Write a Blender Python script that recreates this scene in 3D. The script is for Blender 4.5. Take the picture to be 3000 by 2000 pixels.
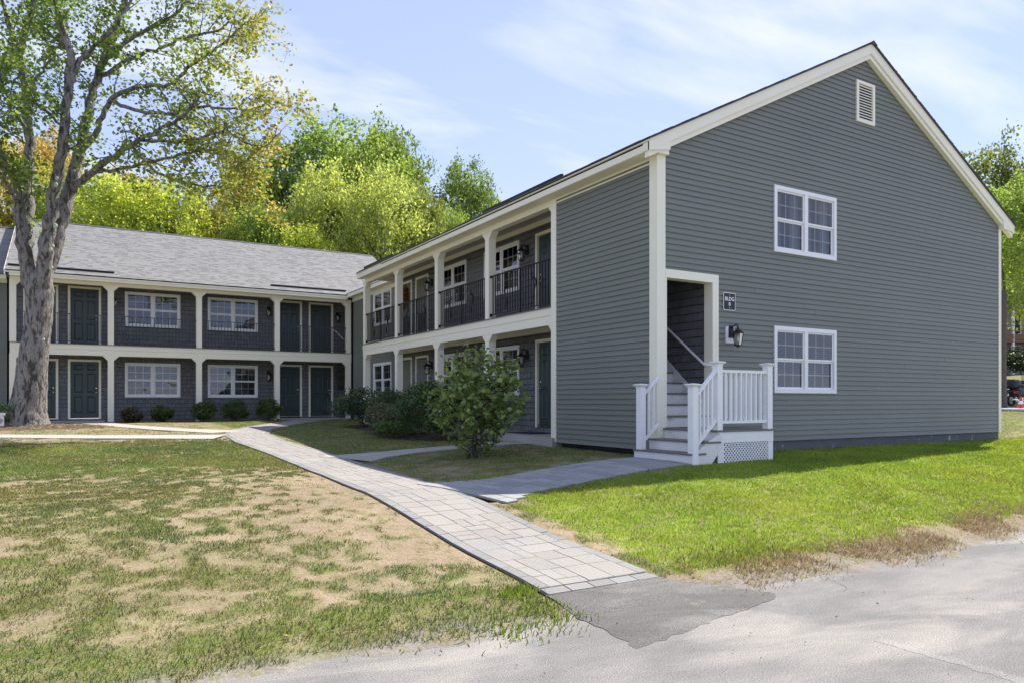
import bpy, math, random
import numpy as np
from mathutils import Vector, Matrix, Euler, noise as mnoise

for o in list(bpy.data.objects):
    bpy.data.objects.remove(o)
sc = bpy.context.scene
COL = sc.collection
rad = math.radians

# ---------------------------------------------------------------- camera
TH = 0.536
CAM = (-8.672, -9.620, 1.55)
cam_d = bpy.data.cameras.new('camera')
cam = bpy.data.objects.new('camera', cam_d)
COL.objects.link(cam)
cam.location = CAM
cam.rotation_euler = (math.pi / 2, 0, -TH)
cam_d.sensor_width = 36
cam_d.lens = 25.5
cam_d.shift_y = 0.0582
cam_d.clip_start = 0.05
cam_d.clip_end = 2000
sc.camera = cam

# ---------------------------------------------------------------- sky, sun, exposure
SUN = Vector((0.742, 0.26, 1.0)).normalized()
world = bpy.data.worlds.new('World')
sc.world = world
world.use_nodes = True
wn, wl = world.node_tree.nodes, world.node_tree.links
sky = wn.new('ShaderNodeTexSky')
sky.sky_type = 'NISHITA'
sky.sun_disc = False
sky.sun_elevation = math.asin(SUN.z)
sky.sun_rotation = math.atan2(SUN.x, SUN.y)
sky.air_density = 0.5
sky.dust_density = 0.0
sky.ozone_density = 5.0
tc = wn.new('ShaderNodeTexCoord')
sep = wn.new('ShaderNodeSeparateXYZ')
wl.new(tc.outputs['Generated'], sep.inputs[0])
# thin high cloud: noise over the cloud deck the view direction meets
zc = wn.new('ShaderNodeMath'); zc.operation = 'MAXIMUM'; zc.inputs[1].default_value = 0.03
wl.new(sep.outputs[2], zc.inputs[0])
za = wn.new('ShaderNodeMath'); za.operation = 'ADD'; za.inputs[1].default_value = 0.12
wl.new(zc.outputs[0], za.inputs[0])
dx = wn.new('ShaderNodeMath'); dx.operation = 'DIVIDE'
dy = wn.new('ShaderNodeMath'); dy.operation = 'DIVIDE'
wl.new(sep.outputs[0], dx.inputs[0]); wl.new(za.outputs[0], dx.inputs[1])
wl.new(sep.outputs[1], dy.inputs[0]); wl.new(za.outputs[0], dy.inputs[1])
cmb = wn.new('ShaderNodeCombineXYZ')
wl.new(dx.outputs[0], cmb.inputs[0]); wl.new(dy.outputs[0], cmb.inputs[1])
mp = wn.new('ShaderNodeMapping')
mp.inputs['Rotation'].default_value = (0, 0, rad(35))
mp.inputs['Scale'].default_value = (0.8, 1.7, 1)
mp.inputs['Location'].default_value = (1.6, 5.0, 0)
wl.new(cmb.outputs[0], mp.inputs[0])
cn = wn.new('ShaderNodeTexNoise')
cn.inputs['Scale'].default_value = 1.25
cn.inputs['Detail'].default_value = 7
cn.inputs['Roughness'].default_value = 0.52
cn.inputs['Distortion'].default_value = 0.35
wl.new(mp.outputs[0], cn.inputs['Vector'])
cr = wn.new('ShaderNodeValToRGB')
cr.color_ramp.elements[0].position = 0.49
cr.color_ramp.elements[0].color = (0.10, 0.10, 0.10, 1)
cr.color_ramp.elements[1].position = 0.68
cr.color_ramp.elements[1].color = (0.78, 0.78, 0.78, 1)
wl.new(cn.outputs[0], cr.inputs[0])
tint = wn.new('ShaderNodeMixRGB'); tint.blend_type = 'MULTIPLY'; tint.inputs[0].default_value = 1
tint.inputs[2].default_value = (0.96, 0.935, 1.14, 1)
gam = wn.new('ShaderNodeGamma'); gam.inputs[1].default_value = 0.45
wl.new(sky.outputs[0], gam.inputs[0])
wl.new(gam.outputs[0], tint.inputs[1])
cmix = wn.new('ShaderNodeMixRGB')
cmix.inputs[2].default_value = (1.86, 1.90, 2.04, 1)
wl.new(cr.outputs[0], cmix.inputs[0])
wl.new(tint.outputs[0], cmix.inputs[1])
bg = wn['Background']
bg.inputs[1].default_value = 0.128
wl.new(cmix.outputs[0], bg.inputs[0])

sun_d = bpy.data.lights.new('sun', 'SUN')
sun_d.energy = 2.0
sun_d.angle = rad(0.53)
sun_d.color = (1.0, 0.93, 0.82)
sun = bpy.data.objects.new('sun', sun_d)
COL.objects.link(sun)
sun.location = (30, 8, 30)
sun.rotation_euler = SUN.to_track_quat('Z', 'Y').to_euler()

sc.view_settings.view_transform = 'Standard'
sc.view_settings.look = 'None'
sc.view_settings.gamma = 1
sc.view_settings.exposure = 2.2
sc.view_settings.use_curve_mapping = False
try:
    sc.cycles.max_bounces = 8
    sc.cycles.diffuse_bounces = 4
    sc.cycles.transparent_max_bounces = 24
except Exception:
    pass


# ---------------------------------------------------------------- helpers
def lin(r, g, b):
    f = lambda c: (c / 255 / 12.92) if c <= 10 else ((c / 255 + .055) / 1.055) ** 2.4
    return (f(r), f(g), f(b))


def material(name, base, rough=0.6, var=0.12, scale=3.0, fine=0.0, fscale=60, bump=0.0, bscale=80, stretch=None,
             piece=0.0, attr=None, base2=None, thresh=(0.45, 0.65), m2scale=1.0, metallic=0.0, trans=0.0, spec=0.5,
             objcol=False, coat=0.0, hue=0.0):
    m = bpy.data.materials.new(name)
    m.use_nodes = True
    n, l = m.node_tree.nodes, m.node_tree.links
    b = n['Principled BSDF']
    geo = n.new('ShaderNodeNewGeometry')
    pos = geo.outputs['Position']
    if stretch:
        mpn = n.new('ShaderNodeMapping')
        mpn.inputs['Scale'].default_value = stretch
        l.new(pos, mpn.inputs[0])
        pos = mpn.outputs[0]

    def noise(s, d=4, r=0.55):
        t = n.new('ShaderNodeTexNoise')
        t.inputs['Scale'].default_value = s
        t.inputs['Detail'].default_value = d
        t.inputs['Roughness'].default_value = r
        l.new(pos, t.inputs['Vector'])
        return t.outputs[0]

    def mth(op, a, c):
        x = n.new('ShaderNodeMath'); x.operation = op
        for i, q in enumerate((a, c)):
            if isinstance(q, (int, float)):
                x.inputs[i].default_value = q
            else:
                l.new(q, x.inputs[i])
        return x.outputs[0]

    if attr:
        a = n.new('ShaderNodeAttribute'); a.attribute_name = attr
        col = a.outputs['Color']
    elif objcol:
        oi = n.new('ShaderNodeObjectInfo')
        col = oi.outputs['Color']
    else:
        rgb = n.new('ShaderNodeRGB'); rgb.outputs[0].default_value = (*base, 1)
        col = rgb.outputs[0]
    if base2 is not None:
        ramp = n.new('ShaderNodeMapRange')
        ramp.inputs['From Min'].default_value = thresh[0]
        ramp.inputs['From Max'].default_value = thresh[1]
        l.new(noise(m2scale, 6, 0.6), ramp.inputs['Value'])
        mx = n.new('ShaderNodeMixRGB')
        l.new(ramp.outputs[0], mx.inputs[0])
        l.new(col, mx.inputs[1])
        mx.inputs[2].default_value = (*base2, 1)
        col = mx.outputs[0]
    fac = None
    if var:
        fac = mth('ADD', mth('MULTIPLY', mth('SUBTRACT', noise(scale), 0.5), var * 3), 1.0)
    if fine:
        f2 = mth('ADD', mth('MULTIPLY', mth('SUBTRACT', noise(fscale, 2), 0.5), fine * 3), 1.0)
        fac = f2 if fac is None else mth('MULTIPLY', fac, f2)
    if piece:
        oi = n.new('ShaderNodeObjectInfo')
        rr = mth('FRACT', mth('ADD', oi.outputs['Random'], geo.outputs['Random Per Island']), 0)
        p = mth('ADD', mth('MULTIPLY', mth('SUBTRACT', rr, 0.5), piece * 2), 1.0)
        fac = p if fac is None else mth('MULTIPLY', fac, p)
    if fac is not None:
        vm = n.new('ShaderNodeVectorMath'); vm.operation = 'SCALE'
        l.new(col, vm.inputs[0]); l.new(fac, vm.inputs['Scale'])
        col = vm.outputs[0]
    l.new(col, b.inputs['Base Color'])
    b.inputs['Roughness'].default_value = rough
    b.inputs['Metallic'].default_value = metallic
    b.inputs['Specular IOR Level'].default_value = spec
    if coat:
        b.inputs['Coat Weight'].default_value = coat
    if bump:
        bp = n.new('ShaderNodeBump')
        bp.inputs['Strength'].default_value = 1.0
        bp.inputs['Distance'].default_value = bump
        l.new(noise(bscale, 3), bp.inputs['Height'])
        l.new(bp.outputs[0], b.inputs['Normal'])
    if trans:
        tr = n.new('ShaderNodeBsdfTranslucent')
        gm = n.new('ShaderNodeMixRGB'); gm.blend_type = 'MULTIPLY'; gm.inputs[0].default_value = 1
        l.new(col, gm.inputs[1]); gm.inputs[2].default_value = (1.12, 1.12, 0.7, 1)
        l.new(gm.outputs[0], tr.inputs[0])
        ms = n.new('ShaderNodeMixShader'); ms.inputs[0].default_value = trans
        l.new(b.outputs[0], ms.inputs[1]); l.new(tr.outputs[0], ms.inputs[2])
        l.new(ms.outputs[0], n['Material Output'].inputs[0])
    return m


MT = {}
MT['siding'] = material('siding', (0.184, 0.194, 0.166), 0.55, 0.07, 0.45, 0.03, 30, bump=0.0006, bscale=40, piece=0.035)
MT['siding_back'] = material('siding_back', (0.185, 0.20, 0.165), 0.6, 0.06, 0.7, piece=0.04)
MT['shingle'] = material('shingle', (0.150, 0.153, 0.158), 0.8, 0.06, 1.2, 0.05, 90, bump=0.002, bscale=120, piece=0.13)
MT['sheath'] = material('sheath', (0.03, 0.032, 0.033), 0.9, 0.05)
MT['trim'] = material('trim', (0.88, 0.84, 0.68), 0.55, 0.035, 1.6, 0.02, 40)
MT['vinyl'] = material('vinyl', (0.84, 0.84, 0.83), 0.4, 0.02, 2.0)
MT['white'] = material('white', (0.84, 0.835, 0.83), 0.42, 0.03, 3.0)
MT['riser'] = material('riser', (0.74, 0.73, 0.70), 0.5, 0.05, 3.0, base2=(0.36, 0.34, 0.28), thresh=(0.60, 0.78), m2scale=7)
MT['tread'] = material('tread', (0.17, 0.155, 0.15), 0.7, 0.12, 6.0, 0.1, 50)
MT['door'] = material('door', (0.042, 0.064, 0.060), 0.42, 0.10, 2.0)
MT['iron'] = material('iron', (0.006, 0.006, 0.007), 0.6, 0.05)
MT['iron_grey'] = material('iron_grey', (0.05, 0.055, 0.06), 0.5, 0.05)
MT['brass'] = material('brass', (0.70, 0.52, 0.24), 0.25, 0.02, metallic=1.0)
MT['chrome'] = material('chrome', (0.75, 0.75, 0.75), 0.15, 0.02, metallic=1.0)
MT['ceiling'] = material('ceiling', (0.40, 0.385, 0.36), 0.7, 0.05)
MT['deck'] = material('deck', (0.16, 0.15, 0.145), 0.8, 0.1)
MT['roof'] = material('roof', (0.215, 0.214, 0.215), 0.9, 0.05, 0.5, 0.05, 60, piece=0.07)
MT['roof_edge'] = material('roof_edge', (0.05, 0.05, 0.052), 0.7, 0.1)
MT['foundation'] = material('foundation', (0.11, 0.118, 0.125), 0.85, 0.12, 2.5, 0.08, 40, base2=(0.36, 0.34, 0.31),
                            thresh=(0.62, 0.66), m2scale=5, bump=0.004, bscale=25)
MT['concrete'] = material('concrete', (0.36, 0.345, 0.32), 0.9, 0.10, 1.5, 0.10, 45, bump=0.002, bscale=70)
MT['paver'] = material('paver', (0.27, 0.252, 0.232), 0.9, 0.08, 1.3, 0.16, 50, bump=0.003, bscale=90, piece=0.075,
                       base2=(0.25, 0.247, 0.242), thresh=(0.5, 0.66), m2scale=1.6)
MT['paver_grey'] = material('paver_grey', (0.21, 0.207, 0.203), 0.9, 0.10, 2.0, 0.12, 50, bump=0.003, bscale=90, piece=0.12)
MT['paver_step'] = material('paver_step', (0.285, 0.283, 0.28), 0.9, 0.10, 2.0, 0.12, 50, bump=0.003, bscale=90, piece=0.14)  # same grey pavers, colour lightened to offset the building's shadow on them
MT['joint'] = material('joint', (0.25, 0.225, 0.20), 0.95, 0.15, 8, 0.2, 60)
MT['edging'] = material('edging', (0.02, 0.02, 0.02), 0.6, 0.1)
MT['bark'] = material('bark', (0.27, 0.25, 0.235), 0.9, 0.30, 3.0, 0.35, 20, bump=0.06, bscale=15, stretch=(2.0, 2.0, 0.55),
                      base2=(0.060, 0.052, 0.046), thresh=(0.47, 0.60), m2scale=6.0)
MT['bark_dark'] = material('bark_dark', (0.10, 0.085, 0.07), 0.9, 0.25, 3, 0.2, 15)
MT['lichen'] = material('lichen', (0.42, 0.47, 0.34), 0.95, 0.2, 30)
MT['leaf'] = material('leaf', (0.08, 0.12, 0.03), 0.5, 0, attr='col', trans=0.5, spec=0.35)
MT['leaf_tint'] = material('leaf_tint', (0.08, 0.12, 0.03), 0.55, 0, objcol=True, piece=0.45, trans=0.56, spec=0.3)
MT['leaf_dark'] = material('leaf_dark', (0.045, 0.075, 0.028), 0.45, 0, attr='col', trans=0.25, spec=0.45)
MT['grass'] = material('grass', (0.1, 0.16, 0.03), 0.6, 0, attr='col', trans=0.42, spec=0.25)
MT['mulch'] = material('mulch', (0.085, 0.062, 0.048), 0.95, 0.25, 10, 0.3, 50, bump=0.015, bscale=45)
MT['black'] = material('black', (0.010, 0.011, 0.012), 0.5, 0.05)
MT['rubber'] = material('rubber', (0.02, 0.02, 0.02), 0.8, 0.05)
MT['cone'] = material('cone', (0.70, 0.06, 0.03), 0.5, 0.05)
MT['red'] = material('red', (0.35, 0.02, 0.02), 0.3, 0.05)
MT['wood'] = material('wood', (0.22, 0.12, 0.06), 0.8, 0.15, 3)
MT['curtain'] = material('curtain', (0.55, 0.54, 0.50), 0.9, 0.05)
MT['blind'] = material('blind', (0.30, 0.30, 0.28), 0.7, 0.04)
MT['room'] = material('room', (0.10, 0.095, 0.09), 0.9, 0.05)
MT['bulb'] = material('bulb', (0.8, 0.8, 0.78), 0.2, 0)
MT['rust'] = material('rust', (0.30, 0.16, 0.08), 0.9, 0.2)


def glass_mat(name, tint, ior):
    m = bpy.data.materials.new(name)
    m.use_nodes = True
    n, l = m.node_tree.nodes, m.node_tree.links
    n.remove(n['Principled BSDF'])
    fr = n.new('ShaderNodeFresnel'); fr.inputs[0].default_value = ior
    tr = n.new('ShaderNodeBsdfTransparent'); tr.inputs[0].default_value = (*tint, 1)
    gl = n.new('ShaderNodeBsdfGlossy'); gl.inputs['Roughness'].default_value = 0.015
    geo = n.new('ShaderNodeNewGeometry')
    ns = n.new('ShaderNodeTexNoise'); ns.inputs['Scale'].default_value = 1.6; ns.inputs['Detail'].default_value = 1
    l.new(geo.outputs['Position'], ns.inputs['Vector'])
    bp = n.new('ShaderNodeBump'); bp.inputs['Distance'].default_value = 0.012
    l.new(ns.outputs[0], bp.inputs['Height']); l.new(bp.outputs[0], gl.inputs['Normal'])
    mx = n.new('ShaderNodeMixShader')
    l.new(fr.outputs[0], mx.inputs[0]); l.new(tr.outputs[0], mx.inputs[1]); l.new(gl.outputs[0], mx.inputs[2])
    l.new(mx.outputs[0], n['Material Output'].inputs[0])
    return m


MT['glass'] = glass_mat('glass', (0.78, 0.80, 0.80), 1.95)
MT['lamp_glass'] = glass_mat('lamp_glass', (0.8, 0.82, 0.8), 1.5)


class MB:
    """collects shapes into one mesh; tf maps local to world"""
    def __init__(s, tf=None):
        s.v, s.f, s.tf = [], [], tf

    def add(s, vs, fs):
        k = len(s.v)
        if s.tf:
            vs = [s.tf(*p) for p in vs]
        s.v += [tuple(p) for p in vs]
        s.f += [tuple(i + k for i in f) for f in fs]
        return s

    def box(s, x0, x1, y0, y1, z0, z1):
        return s.add([(x0, y0, z0), (x1, y0, z0), (x1, y1, z0), (x0, y1, z0), (x0, y0, z1), (x1, y0, z1), (x1, y1, z1), (x0, y1, z1)],
                     [(0, 3, 2, 1), (4, 5, 6, 7), (0, 1, 5, 4), (1, 2, 6, 5), (2, 3, 7, 6), (3, 0, 4, 7)])

    def prism(s, poly, ax, a, b):
        """extrude 2-D polygon along axis ax from a to b; poly holds the other two coordinates in order"""
        def P(p, q):
            c = list(p); c.insert(ax, q); return tuple(c)
        n = len(poly)
        vs = [P(p, a) for p in poly] + [P(p, b) for p in poly]
        fs = [tuple(range(n))[::-1], tuple(range(n, 2 * n))] + [(i, (i + 1) % n, n + (i + 1) % n, n + i) for i in range(n)]
        return s.add(vs, fs)

    def hexa(s, p8):
        return s.add(p8, [(0, 3, 2, 1), (4, 5, 6, 7), (0, 1, 5, 4), (1, 2, 6, 5), (2, 3, 7, 6), (3, 0, 4, 7)])

    def tube(s, pts, radii, n=8, cap=True):
        pts = [Vector(p) for p in pts]
        if isinstance(radii, (int, float)):
            radii = [radii] * len(pts)
        vs, fs = [], []
        up = Vector((0.123, 0.37, 0.92)).normalized()
        last = None
        for i, p in enumerate(pts):
            d = (pts[min(i + 1, len(pts) - 1)] - pts[max(i - 1, 0)])
            if d.length < 1e-9:
                d = Vector((0, 0, 1))
            d.normalize()
            if last is None:
                u = d.cross(Vector((1, 0, 0)) if abs(d.x) < .8 else Vector((0, 1, 0))).normalized()
            else:
                u = (last - d * last.dot(d))
                u = u.normalized() if u.length > 1e-6 else d.orthogonal().normalized()
            last = u
            w = d.cross(u)
            for k in range(n):
                a = 2 * math.pi * k / n
                vs.append(p + (u * math.cos(a) + w * math.sin(a)) * radii[i])
        m = len(pts)
        for i in range(m - 1):
            for k in range(n):
                fs.append((i * n + k, i * n + (k + 1) % n, (i + 1) * n + (k + 1) % n, (i + 1) * n + k))
        if cap:
            fs.append(tuple(range(n))[::-1]); fs.append(tuple(range((m - 1) * n, m * n)))
        return s.add([tuple(v) for v in vs], fs)

    def lathe(s, prof, c=(0, 0, 0), n=16):
        """prof: (r, z) pairs round a vertical axis at c"""
        vs, fs = [], []
        for r, z in prof:
            for k in range(n):
                a = 2 * math.pi * k / n
                vs.append((c[0] + r * math.cos(a), c[1] + r * math.sin(a), c[2] + z))
        for i in range(len(prof) - 1):
            for k in range(n):
                fs.append((i * n + k, i * n + (k + 1) % n, (i + 1) * n + (k + 1) % n, (i + 1) * n + k))
        fs.append(tuple(range(n))[::-1]); fs.append(tuple(range((len(prof) - 1) * n, len(prof) * n)))
        return s.add(vs, fs)

    def mesh(s, name, m, smooth=False):
        me = bpy.data.meshes.new(name)
        me.from_pydata(s.v, [], s.f)
        me.materials.append(MT[m] if isinstance(m, str) else m)
        if smooth:
            me.polygons.foreach_set('use_smooth', [True] * len(me.polygons))
        me.update()
        return me


def mk(name, me, parent=None, loc=None, rot=None, scale=None):
    o = bpy.data.objects.new(name, me)
    COL.objects.link(o)
    if loc is not None: o.location = loc
    if rot is not None: o.rotation_euler = rot
    if scale is not None: o.scale = scale
    if parent is not None:
        o.parent = parent
        if parent.get('_root'):
            o.matrix_parent_inverse = Matrix.Translation(-Vector(parent['_root']))
    return o


def obj(name, mb, m, parent=None, smooth=False):
    return mk(name, mb.mesh(name, m, smooth), parent)


def tag(o, label, cat, group=None):
    o['label'] = label; o['category'] = cat
    if group: o['group'] = group
    return o


def thing(name, loc, label, cat, group=None):
    o = bpy.data.objects.new(name, None)
    o.empty_display_size = 0.2
    COL.objects.link(o)
    o.location = loc
    o['_root'] = tuple(loc)
    return tag(o, label, cat, group)


def struct(o):
    o['kind'] = 'structure'
    return o


def stuff(o):
    o['kind'] = 'stuff'
    return o


def np_mesh(name, verts, faces, m, colors=None, smooth=False):
    """verts (n,3), faces (k,c) all of one size c"""
    me = bpy.data.meshes.new(name)
    nv, nf, c = len(verts), len(faces), faces.shape[1]
    me.vertices.add(nv)
    me.vertices.foreach_set('co', np.ascontiguousarray(verts, dtype=np.float32).ravel())
    me.loops.add(nf * c)
    me.loops.foreach_set('vertex_index', np.ascontiguousarray(faces, dtype=np.int32).ravel())
    me.polygons.add(nf)
    me.polygons.foreach_set('loop_start', np.arange(0, nf * c, c, dtype=np.int32))
    if smooth:
        me.polygons.foreach_set('use_smooth', np.ones(nf, dtype=bool))
    if colors is not None:
        a = me.attributes.new('col', 'FLOAT_COLOR', 'POINT')
        cc = np.ones((nv, 4), dtype=np.float32); cc[:, :3] = colors
        a.data.foreach_set('color', cc.ravel())
    me.materials.append(MT[m])
    me.update(calc_edges=True)
    return me


def sstep(t):
    t = max(0.0, min(1.0, t)); return t * t * (3 - 2 * t)


def terr(x, y):
    """height of the ground sheet"""
    if y < -5.4:
        z = max(-0.05, (y + 5.4) * 0.12)
    else:
        t = min(1.0, (y + 5.4) / 4.6)
        z = 0.575 * (1 - (1 - t) ** 1.55)
        z += 0.225 * sstep((y - 0.0) / 19.0)
    if x > 11 and y > -4:
        w = sstep((y + 4) / 4)
        z += w * (0.60 * sstep((x - 11.5) / 9.0) + 2.5 * sstep((x - 31) / 28.0))
    if y > 28:
        z += 1.2 * sstep((y - 28) / 25)
    z -= 0.16 * sstep((-0.8 - x) / 3.2) * sstep((y + 5.4) / 2.2) * (1 - sstep((y - 2) / 7))
    return z


def wnoise(x, y, s=1.0, k=0.0):
    return mnoise.noise(Vector((x * s, y * s, k)))

# ================================================================ ground
rng = np.random.default_rng(7)
random.seed(5)
_perm = np.random.default_rng(99).random((256, 256))


def vn(x, y, s=1.0, seed=0, octv=3):
    """value noise, 0..1, on arrays"""
    x = np.asarray(x, float); y = np.asarray(y, float)
    out = np.zeros(np.broadcast(x, y).shape); amp = 1.0; tot = 0
    for k in range(octv):
        u = x * s * 2 ** k + seed * 17.3 + k * 5.1
        v = y * s * 2 ** k + seed * 9.7 + k * 3.3
        i = np.floor(u).astype(int); j = np.floor(v).astype(int)
        fu = u - i; fv = v - j
        fu = fu * fu * (3 - 2 * fu); fv = fv * fv * (3 - 2 * fv)
        g = lambda a, b: _perm[a % 256, b % 256]
        out += amp * ((g(i, j) * (1 - fu) + g(i + 1, j) * fu) * (1 - fv) + (g(i, j + 1) * (1 - fu) + g(i + 1, j + 1) * fu) * fv)
        tot += amp; amp *= 0.5
    return out / tot


def strip(center, width):
    """polyline -> (left points, right points)"""
    c = [Vector((p[0], p[1])) for p in center]
    w = width if isinstance(width, (list, tuple)) else [width] * len(c)
    L, R_ = [], []
    for i, p in enumerate(c):
        d = (c[min(i + 1, len(c) - 1)] - c[max(i - 1, 0)]).normalized()
        nrm = Vector((-d.y, d.x))
        L.append(p + nrm * w[i] / 2); R_.append(p - nrm * w[i] / 2)
    return L, R_


def inside(px, py, poly):
    r = np.zeros(px.shape, bool)
    n = len(poly)
    for i in range(n):
        x0, y0 = poly[i]; x1, y1 = poly[(i + 1) % n]
        c = ((y0 > py) != (y1 > py)) & (px < (x1 - x0) * (py - y0) / ((y1 - y0) if y1 != y0 else 1e-9) + x0)
        r ^= c
    return r


def poly_of(center, width):
    L, R_ = strip(center, width)
    return [(p.x, p.y) for p in L] + [(p.x, p.y) for p in R_[::-1]]


PATH = [(-5.04, -5.0), (-5.04, -4.3), (-5.05, -3.5), (-5.09, -2.6), (-5.09, -1.6), (-5.06, -.5), (-4.94, 1.5), (-4.90, 3.2), (-4.95, 5), (-5.15, 7.6), (-5.0, 10),
        (-4.45, 12.2), (-3.1, 15), (-1.5, 18), (-0.7, 19.9)]
PW = 1.12
STEPB = [(-4.55, -1.36), (-3.84, -1.15), (-2.6, -0.90), (-0.52, -0.68)]
SW = [1.75, 1.22, 1.36, 1.32]
BR2 = [(-4.42, 3.72), (-3.7, 4.08), (-2.8, 4.28), (-1.6, 4.2), (-0.2, 4.6)]
B2W = [1.3, .82, .68, .62, 1.0]
WALK1 = [(-5.75, 9.2), (-7.2, 9.75), (-8.7, 10.4), (-10.3, 11.35), (-13, 12.9), (-19, 16.0)]
W1W = [1.5, 1.2, 1.1, 1.05, 1.05, 1.05]
WALK2 = [(-5.2, 11.1), (-6.5, 13.2), (-7.7, 16.2), (-8.4, 19.6)]
W2W = [1.2, 0.9, 0.9, 0.95]
PATCH = [(-5.62, -4.98), (-4.48, -4.96), (-4.36, -5.14), (-4.0, -5.40), (-3.86, -5.62), (-3.92, -5.76), (-4.25, -5.84), (-4.6, -5.90), (-5.2, -6.02),
         (-5.68, -6.12), (-5.62, -5.75)]
POLYS = [poly_of(PATH, PW + .06), poly_of(STEPB, [w + .03 for w in SW]), poly_of(BR2, B2W), poly_of(WALK1, W1W), poly_of(WALK2, W2W), PATCH]
MULCH = [(-10.1 + 2.9 * math.cos(a) * (1 + .1 * math.sin(3 * a)), 15.5 + 1.55 * math.sin(a) + .25 * math.cos(2 * a)) for a in np.linspace(0, 2 * math.pi, 40, endpoint=False)]
BED_BACK = [(-8.0, 18.7), (-6.5, 18.5), (-4.5, 18.6), (-2.5, 18.75), (-1.7, 19.1), (-1.7, 20.3), (-8.0, 20.3)]
BED_SIDE = [(-0.1, 5.6), (-1.3, 5.7), (-2.2, 6.9), (-2.15, 8.6), (-1.75, 10.5), (-1.7, 12.6), (-0.9, 13.6), (0.0, 15.4), (1.2, 18.0), (1.2, 5.6)]
terr_v = np.vectorize(terr)


def near_path(x, y):
    """0..1 how close to the main path edge"""
    cx = np.interp(y, [p[1] for p in PATH], [p[0] for p in PATH])
    return np.abs(x - cx)


def green(x, y):
    """how much living grass stands here, 0..1 (the lawn's own state, dry and worn places included)"""
    big = vn(x, y, 0.33, 1, 2); mid = vn(x, y, 1.3, 2, 3); fin = vn(x, y, 5.6, 3, 2)
    n = np.where(x < -5.0, 0.15 * mid + 0.75 * vn(x, y, 7.0, 3, 2) + 0.10 * big, 0.24 * mid + 0.62 * fin + 0.14 * big)
    d = near_path(x, y)
    g = 0.52 + 0 * x
    # left lawn
    wl_ = x < -5.4
    worn = np.clip(1 - (d - 0.5) / 2.2, 0, 1) * np.clip((3.2 - y) / 2.5, 0, 1) * np.clip((y + 4.75) / 1.0, 0, 1)
    g = np.where(wl_, 0.59 - 0.31 * worn + 0.15 * np.clip((y - 2.2) / 2, 0, 1) * np.clip((8.6 - y) / 1.5, 0, 1) + 0.14 * np.clip((-4.3 - y) / .5, 0, 1), g)
    g = np.where(wl_ & (y > 8), 0.52, g)
    # right lawn
    wr = (x > -4.6) & (y < -0.1)
    gr = 0.86 - 0.55 * np.clip(1 - (d - 0.5) / 0.9, 0, 1) - 0.80 * np.clip((-4.80 + 0.035 * (x + 3) + 0.55 * (mid - .5) - y) / 0.40, 0, 1) \
        - 0.30 * np.clip((y + 2.2) / .6, 0, 1) * np.clip((1.0 - x) / 2, 0, 1)
    g = np.where(wr, gr, g)
    g = np.where(wr & (x < -3.3) & (y < -4.3) & (y > -5.0), 0.75, g)
    g = np.where((x > -4.8) & (x < 1.2) & (y > -0.1), 0.60 + 0.1 * (y > 4), g)
    g = np.where(x > 11.4, 0.74, g)
    return np.clip((n - (1 - g)) * 3.0 + 0.5, 0, 1)


xs = np.concatenate([np.linspace(-420, -32, 30), np.arange(-31, -11, 0.4), np.arange(-11, 5, 0.125), np.arange(5, 33, .35), np.linspace(34, 420, 44)])
ys = np.concatenate([np.linspace(-300, -12, 16), np.arange(-11, -6, .5), np.arange(-6, 3, 0.11), np.arange(3, 23, .25), np.linspace(23.5, 420, 40)])
GX, GY = np.meshgrid(xs, ys, indexing='ij')
GZ = terr_v(GX, GY)
nearm = (np.abs(GX) < 33) & (GY > -6.5) & (GY < 24)
calm = np.clip((near_path(GX, GY) - .62) / .5, 0, 1) * np.where(inside(GX, GY, poly_of(STEPB, [w + .7 for w in SW])) | inside(GX, GY, poly_of(BR2, [w + .6 for w in B2W])), 0, 1)
GZ = GZ + calm * nearm * ((vn(GX, GY, 0.9, 5, 3) - 0.5) * 0.05 + (vn(GX, GY, 2.7, 6, 2) - .5) * 0.03)
edge_z = (np.abs(GY + 5.35) < 0.7) * (vn(GX, GY, 1.6, 8, 3) - 0.5) * 0.07
GZ = GZ + edge_z
for pl, exp in zip((poly_of(PATH, PW - .16), poly_of(STEPB, [w - .1 for w in SW]), poly_of(BR2, B2W), poly_of(WALK1, W1W), poly_of(WALK2, W2W), PATCH),
                   (.04, .05, .04, .04, .04, .05)):
    GZ = np.where(inside(GX, GY, pl), terr_v(GX, GY) - exp, GZ)
# the lawn falls away a little along the left edge of the paving
GZ -= 0.015 * np.clip(1 - np.abs(GX - (np.interp(GY, [p[1] for p in PATH], [p[0] for p in PATH]) - .75)) / .35, 0, 1) * ((GY > -5) & (GY < 8))
# low mound round the foot of the maple
GZ += 0.13 * np.exp(-((GX + 10.0) ** 2 / 3.0 + (GY - 15.4) ** 2 / 1.4))
GR = green(GX, GY)[..., None]
soil = np.array([0.275, 0.215, 0.150]); thatch = np.array([0.25, 0.22, 0.12]); under = np.array([0.105, 0.135, 0.030])
mixn = vn(GX, GY, 1.7, 11, 3)[..., None]
C = soil * (1 - GR) + (thatch * (1 - GR * .9) + under * GR * .9) * GR
C = C * (0.82 + 0.36 * mixn)
lush = ((GX > -4.2) & (GY < -0.3))[..., None] * np.clip(GR * 1.3, 0, 1)
C = C * (1 - .8 * lush) + (np.array([0.20, 0.255, 0.032]) * (.7 + .6 * vn(GX, GY, 2.1, 77, 3)[..., None])) * .8 * lush
dead = np.clip((-4.72 + .035 * (GX + 3) + .5 * (vn(GX, GY, 1.1, 2, 3) - .5) - GY) / .35, 0, 1)[..., None] * ((GX > -3.9))[..., None]
C = C * (1 - .75 * dead) + np.array([0.235, 0.185, 0.145]) * .75 * dead
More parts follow.
